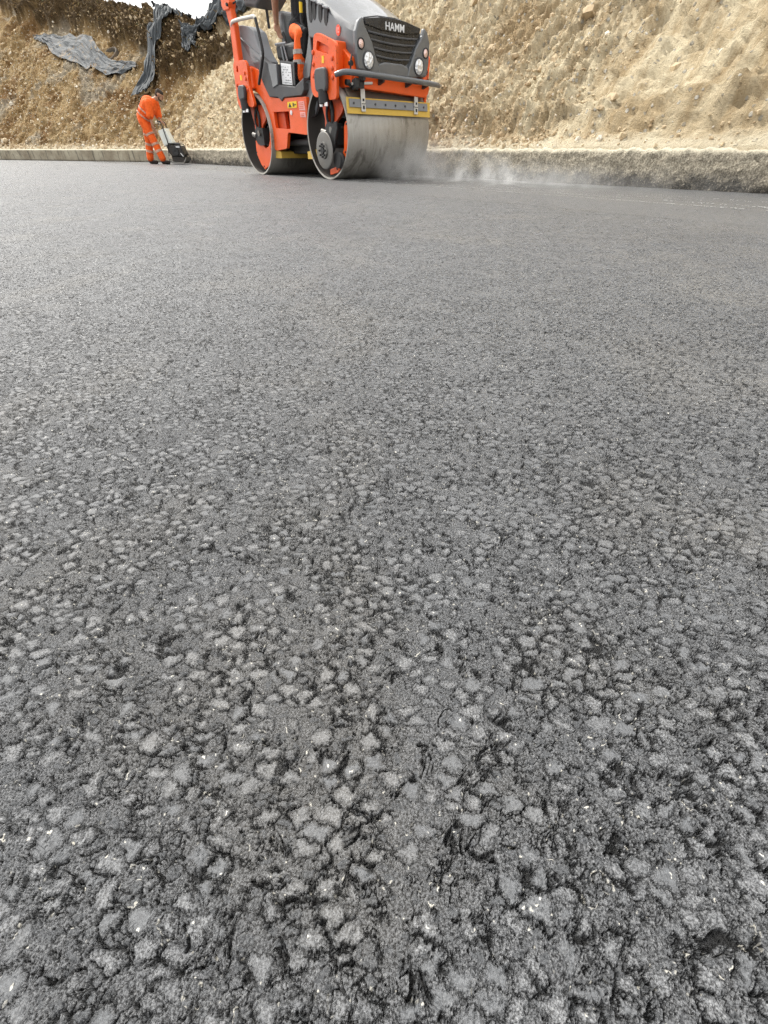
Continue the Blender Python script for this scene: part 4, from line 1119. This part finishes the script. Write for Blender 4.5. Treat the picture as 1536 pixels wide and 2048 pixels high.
# --- driver, sitting on the roller (points in the roller's frame, shifted to the seat)
B0 = V3(-1.45, -.24, 1.60)
def D(*p): return V3(*p) - B0
hipR, hipL = D(-1.42, -.36, 1.71), D(-1.42, -.14, 1.71)
kneeR, ankR = D(-1.00, -.52, 1.63), D(-1.06, -.54, 1.22)
kneeL, ankL = D(-.98, -.05, 1.63), D(-.98, -.05, 1.22)
waist, chest, neck = D(-1.43, -.25, 1.78), D(-1.36, -.27, 2.12), D(-1.33, -.28, 2.33)
shR, shL = D(-1.38, -.46, 2.25), D(-1.33, -.08, 2.25)
elR, wrR = D(-1.68, -.52, 2.08), D(-1.80, -.47, 1.84)
elL, wrL = D(-1.16, -.02, 2.02), D(-.97, -.12, 2.03)
hc = D(-1.27, -.28, 2.47)
caps = [(hipR, .085, kneeR, .06), (kneeR, .058, ankR, .042), (hipL, .085, kneeL, .06), (kneeL, .058, ankL, .042),
        (waist + V3(0, .07, 0), .11, waist - V3(0, .07, 0), .11), (waist, .13, chest, .13), (chest + V3(0, .1, 0), .10, chest - V3(0, .1, 0), .10),
        (chest, .11, neck, .07), (neck, .058, hc - V3(.02, 0, .04), .056), (shR, .068, elR, .056), (elR, .056, wrR, .037), (shL, .062, elL, .046), (elL, .045, wrL, .029)]
for a_, k_ in ((ankR, 0), (ankL, 0)): caps.append((a_ - V3(0, 0, .04), .04, a_ + V3(.14, 0, -.06), .035))
hb_ = []
for a_, ra_, b_, rb_ in hand_caps(wrR, (.35, .0, -.85), (.05, -1, 0), (.6, .2, -.3), .55, 1):
    hb_.append((wrR + (a_ - wrR) * 1.18, ra_ * 1.15, wrR + (b_ - wrR) * 1.18, rb_ * 1.15))
caps += hb_
caps += hand_caps(wrL, (.9, -.1, -.2), (0, 1, 0), (.2, 0, -.9), .9, -1)
caps += head_caps(hc, (1, -.15, -.25), (.2, 0, 1))
drv = body('person', caps, SKIN, None, .0062, 3)
drv.matrix_world = MR @ Matrix.Translation(B0)
tag(drv, 'roller driver in black shirt and orange black work trousers sitting with one bare arm lowered', 'person')
body('shirt', [(waist + V3(0, .08, -.03), .135, waist - V3(0, .08, .03), .135), (waist, .15, chest, .15), (chest + V3(0, .12, .02), .115, chest - V3(0, .12, -.02), .115), (chest, .125, neck - V3(0, 0, .05), .085),
               (shR, .082, shR.lerp(elR, .62), .072), (shL, .082, shL.lerp(elL, .62), .072)], BLKC, drv, .011, 3)
tr = body('trousers', [(waist - V3(0, -.06, .06), .15, waist - V3(0, .06, .06), .15), (hipR, .115, kneeR, .088), (kneeR, .086, ankR.lerp(kneeR, .55), .082), (hipL, .115, kneeL, .088), (kneeL, .086, ankL + V3(0, 0, .03), .075)], BLKC, drv, .011, 3)
body('trouser_leg', [(kneeR + V3(-.26, .03, .06), .085, kneeR + V3(.0, -.02, .0), .078), (kneeR + V3(-.02, -.03, .0), .077, ankR.lerp(kneeR, .5) + V3(-.03, -.03, 0), .094), (ankR.lerp(kneeR, .5) + V3(-.03, -.03, 0), .094, ankR + V3(-.02, -.03, .0), .098)], HIVIS, tr, .010, 2)
body('knee_pad', [(kneeR + V3(.055, .01, .02), .05, kneeR.lerp(ankR, .34) + V3(.058, .0, .0), .045)], BLKC, tr, .009, 2)
for f_ in (.42, .68):
    q = kneeR.lerp(ankR, f_) + V3(-.012, -.012, 0)
    MB().tube([q + V3(-.018, -.02, .024), q + V3(-.018, -.02, -.024)], .098, 20).build('reflective_band', BAND, tr, True)
for a_ in (ankR, ankL):
    body('boot', [(a_ + V3(0, 0, .04), .06, a_ - V3(.01, 0, .05), .055), (a_ - V3(0, 0, .05), .052, a_ + V3(.16, 0, -.068), .046)], BOOT, drv, .010, 2)
hair_cap(hc, (1, -.15, -.25), (.2, 0, 1), drv); eyes('eyes', hc, (1, -.15, -.25), (.2, 0, 1), drv)

# --- worker bending over the plate compactor
WY = 17.45
def wpt(x, z, dy=0.0):
    return V3(x * .975 + 7.15, dy, z)
Bw = V3(-7.15, WY, 0)
wh, wn = wpt(-6.77, 1.57), wpt(-6.95, 1.47)
whR, whL = wpt(-7.43, 1.0, -.09), wpt(-7.43, 1.0, .09)
wkR, waR = wpt(-7.25, .53, -.11), wpt(-7.12, .12, -.12)
wkL, waL = wpt(-7.52, .53, .12), wpt(-7.62, .12, .13)
wsR, wsL = wpt(-7.08, 1.40, -.19), wpt(-7.02, 1.40, .19)
weR, wwR = wpt(-7.13, 1.10, -.22), wpt(-7.12, .83, -.18)
weL, wwL = wpt(-7.04, 1.13, .20), wpt(-6.97, 1.02, .10)
ww, wc = wpt(-7.42, 1.08), wpt(-7.16, 1.36)
caps = [(whR, .09, wkR, .06), (wkR, .058, waR, .042), (whL, .09, wkL, .06), (wkL, .058, waL, .042), (ww + V3(0, .07, 0), .11, ww - V3(0, .07, 0), .11), (ww, .13, wc, .13),
        (wc + V3(0, .1, 0), .11, wc - V3(0, .1, 0), .11), (wc, .12, wn, .07), (wn, .06, wh + V3(-.04, 0, -.03), .056),
        (wsR, .062, weR, .047), (weR, .046, wwR, .03), (wsL, .062, weL, .047), (weL, .046, wwL, .03),
        (waR - V3(0, 0, .04), .04, waR + V3(.15, 0, -.07), .035), (waL - V3(0, 0, .04), .04, waL + V3(.15, 0, -.07), .035)]
caps += hand_caps(wwR, (.12, .1, -.95), (1, 0, .1), (0, .6, -.4), .5, 1)
caps += hand_caps(wwL, (.75, -.25, -.4), (0, 1, 0), (.1, 0, -1), .9, -1)
fdir, fup = (.82, 0, -.57), (.57, 0, .82)
caps += head_caps(wh, fdir, fup)
wk = body('person', caps, SKIN, None, .0065, 3)
wk.location = Bw
tag(wk, 'worker in bright orange clothes bending over the plate compactor by the kerb', 'person')
sh = body('shirt', [(ww + V3(0, .08, 0), .14, ww - V3(0, .08, 0), .14), (ww, .195, wc, .215), (wc + V3(0, .12, .0), .15, wc - V3(0, .12, 0), .15), (wc, .165, wn - V3(.02, 0, .03), .09),
                    (wsR, .10, wsR.lerp(weR, .9), .105), (wsL, .10, wsL.lerp(weL, .9), .105)], HIVIS, wk, .011, 3)
for f_ in (.18, .52):
    q = ww.lerp(wc, f_); dd = (wc - ww).normalized()
    m = MB(); m.tube([q - dd * .02, q + dd * .02], .214, 24, closed_ends=False)
    o = m.build('reflective_band', BANDO, sh, True); o.scale = (1, 1.28, 1)
tw = body('trousers', [(ww - V3(0, .06, .05), .145, ww + V3(0, .06, -.05), .145), (whR, .14, wkR, .108), (wkR, .106, waR + V3(0, 0, .03), .102), (whL, .14, wkL, .108), (wkL, .106, waL + V3(0, 0, .03), .102)], HIVIS, wk, .011, 3)
for a_, b_ in ((wkR, waR), (wkL, waL)):
    for f_ in (.12, .52):
        q = a_.lerp(b_, f_); dd = (b_ - a_).normalized()
        MB().tube([q - dd * .03, q + dd * .03], .110, 20).build('reflective_band', BANDO, tw, True)
for h_, k_ in ((whR, wkR), (whL, wkL)):
    q = h_.lerp(k_, .62); dd = (k_ - h_).normalized()
    MB().tube([q - dd * .025, q + dd * .025], .126, 20).build('reflective_band', BANDO, tw, True)
for a_ in (waR, waL):
    body('boot', [(a_ + V3(0, 0, .05), .062, a_ - V3(.01, 0, .06), .058), (a_ - V3(0, 0, .065), .052, a_ + V3(.17, 0, -.075), .046)], BOOT, wk, .010, 2)
hair_cap(wh, fdir, fup, wk); eyes('eyes', wh, fdir, fup, wk)
body('beard', [(wh - Vector(fup) * .06 + Vector(fdir) * .03, .056, wh - Vector(fup) * .078 + Vector(fdir) * .05, .046)], HAIR, wk, .009, 2)

# --- plate compactor
pcx = -6.62
pc = empty('plate_compactor', (pcx * .975, WY, 0)); tag(pc, 'black plate compactor with a white water tank pushed by the worker', 'compactor')
def C(x, z): return ((x - pcx) * .975, z)
DIRTY = paint('dirty_black_machine', (.02, .018, .017), .5, .6, (.09, .06, .04), scale=9)
bp_ = MB().prism([C(-6.86, .10), C(-6.80, .02), C(-6.42, .02), C(-6.34, .10), C(-6.33, .18), C(-6.37, .13), C(-6.44, .06), C(-6.78, .06)], -.22, .22).build('base_plate', STEELD, pc, bevel=.006)
MB().prism([C(-6.80, .06), C(-6.42, .06), C(-6.40, .20), C(-6.80, .20)], -.16, .16).build('exciter', DIRTY, pc, bevel=.02)
en = MB().prism([C(-6.90, .46), C(-6.42, .45), C(-6.36, .25), C(-6.40, .18), C(-6.78, .18), C(-6.84, .28)], -.19, .19).build('engine', DIRTY, pc, bevel=.03)
MB().lathe([(-.01, .10), (-.03, .095), (-.035, .05), (-.02, .001)], (C(-6.62, 0)[0], -.19, .30), 'y', 24).build('starter_cover', BLACK, en, True)
MB().lathe([(0, .11), (.05, .105), (.07, .06), (.07, .001)], (C(-6.60, 0)[0], 0, .45), 'z', 24).build('air_filter', BLACK, en, True)
MB().box(C(-6.58, 0)[0], C(-6.46, 0)[0], -.196, -.191, .40, .43).build('engine_label', WHITE, en)
MB().tube([(C(-6.47, 0)[0], -.20, .27), (C(-6.40, 0)[0], -.21, .19)], .012, 8).build('cable', WHITE, en, True)
fr_ = MB(); fr_.tube([(*C(-6.86, 0)[:1], -.2, .20), (*C(-6.80, 0)[:1], -.2, .50), (*C(-6.46, 0)[:1], -.2, .48), (*C(-6.36, 0)[:1], -.2, .18)], .014, 8)
fr_.tube([(*C(-6.86, 0)[:1], .2, .20), (*C(-6.80, 0)[:1], .2, .50), (*C(-6.46, 0)[:1], .2, .48), (*C(-6.36, 0)[:1], .2, .18)], .014, 8)
fr_.build('guard_frame', BLACK, pc, True)
TK = paint('white_tank_plastic', (.74, .77, .72), .4, .2, (.5, .47, .38))
tk = MB().prism([C(-7.05, .79), C(-6.80, .85), C(-6.66, .50), C(-6.96, .42)], -.15, .15).build('water_tank', TK, pc, bevel=.03, seg=3)
MB().lathe([(0, .04), (.03, .04), (.035, .001)], (C(-6.92, 0)[0], 0, .82), 'z', 16).build('tank_cap', BLACK, tk, True)
hp = MB()
for s in (-1, 1):
    hp.tube([(C(-6.80, 0)[0], s * .17, .30), (C(-6.80, 0)[0], s * .17, .50), (C(-6.86, 0)[0], s * .17, .93), (C(-6.89, 0)[0], s * .17, .99), (C(-6.97, 0)[0], s * .16, 1.0)], .014, 8, smooth_path=1)
hp.tube([(C(-6.97, 0)[0], -.16, 1.0), (C(-6.97, 0)[0], .16, 1.0)], .016, 8)
hp.tube([(C(-7.0, 0)[0], -.17, .83), (C(-6.95, 0)[0], -.17, .95), (C(-6.9, 0)[0], -.17, .99)], .010, 8)
hp.build('handle', BLACK, pc, True)

# ================================================================== SPRAY WATER LEFT BY THE ROLLER, STEAM
def drops():
    m, nt, b = new_mat('foamy_water'); b.inputs['Base Color'].default_value = (.45, .45, .44, 1); b.inputs['Roughness'].default_value = .2
    bm = bmesh.new(); bmesh.ops.create_icosphere(bm, subdivisions=1, radius=1.0)
    bv_ = np.array([v.co[:] for v in bm.verts]); bf = np.array([[v.index for v in f.verts] for f in bm.faces]); bm.free()
    Vv = []; Ff = []; k = 0
    for s0, wd, cnt, prob in ((-1.93, .014, 620, .8), (-1.66, .03, 480, .55), (-1.40, .05, 260, .4), (-1.15, .05, 200, .4)):
        for i in range(cnt):
            t_ = rng.uniform(-19.5, -12.6)
            if perlin(np.array([t_ * 2.2]), np.array([s0 * 9]), 5)[0] + .55 * prob < .05: continue
            s_ = s0 + rng.normal() * wd
            x, y = world_xy('R', t_, s_)
            r_ = rng.uniform(.0015, .0045)
            Vv.append(bv_ * np.array([r_ * rng.uniform(.8, 2.0), r_ * rng.uniform(.8, 2.0), .0025]) + np.array([x, y, .006])); Ff.append(bf + k); k += len(bv_)
    me = bpy.data.meshes.new('water_drops'); me.from_pydata(np.concatenate(Vv).tolist(), [], np.concatenate(Ff).tolist()); me.materials.append(m)
    o = bpy.data.objects.new('water_drops', me); COL.objects.link(o); o['kind'] = 'stuff'
    o['label'] = 'bright beads of spray water left in lines on the rolled lane'
drops()

def steam():
    m = bpy.data.materials.new('steam'); m.use_nodes = True; nt = m.node_tree; g = G(nt)
    nt.nodes.remove(nt.nodes['Principled BSDF'])
    co = g.co()                                           # box object: x along the lane, y across, z up (metres)
    xyz = g.n('ShaderNodeSeparateXYZ', {0: co}).outputs
    warp = g.vmath('SCALE', g.vmath('SUBTRACT', g.noise(co, 2.2, 2, .5, color=True), (.5, .5, .5)), (0, 0, 0)); warp.node.inputs['Scale'].default_value = .35
    p = g.vmath('ADD', co, warp)
    n = g.noise(g.mapping(p, (1, 1, .55)), 3.6, 5, .62)
    hgt = g.add(g.rng(xyz[0], .2, 2.4, .52, .10), g.mul(g.noise(g.mapping(co, (1, 1, 0)), 2.0, 2, .5), .35))
    fall = g.rng(g.math('DIVIDE', xyz[2], hgt), 1.0, .0)
    ends = g.mul(g.rng(xyz[0], -.05, .25), g.rng(xyz[0], 4.4, 1.3, .10, 1))
    ends = g.mul(ends, g.rng(xyz[0], 5.2, 4.4))
    sides = g.mul(g.rng(xyz[1], -.55, .15), g.rng(xyz[1], 1.02, .8))
    dens = g.mul(g.mul(g.rng(n, .42, .68), fall), g.mul(ends, sides))
    pv = g.n('ShaderNodeVolumePrincipled', {'Color': (.97, .97, .96), 'Density': g.mul(dens, 2.7), 'Anisotropy': .2})
    nt.links.new(pv.outputs[0], nt.nodes['Material Output'].inputs['Volume'])
    o = MB().box(0, 5.2, -.8, 1.05, 0.02, .95).build('steam', m)
    o.location = ROOT + hd * .22; o.rotation_euler = (0, 0, RZ)
    tag(o, 'thin white steam rising from the hot lane in front of the drum', None, None, 'stuff')
steam()
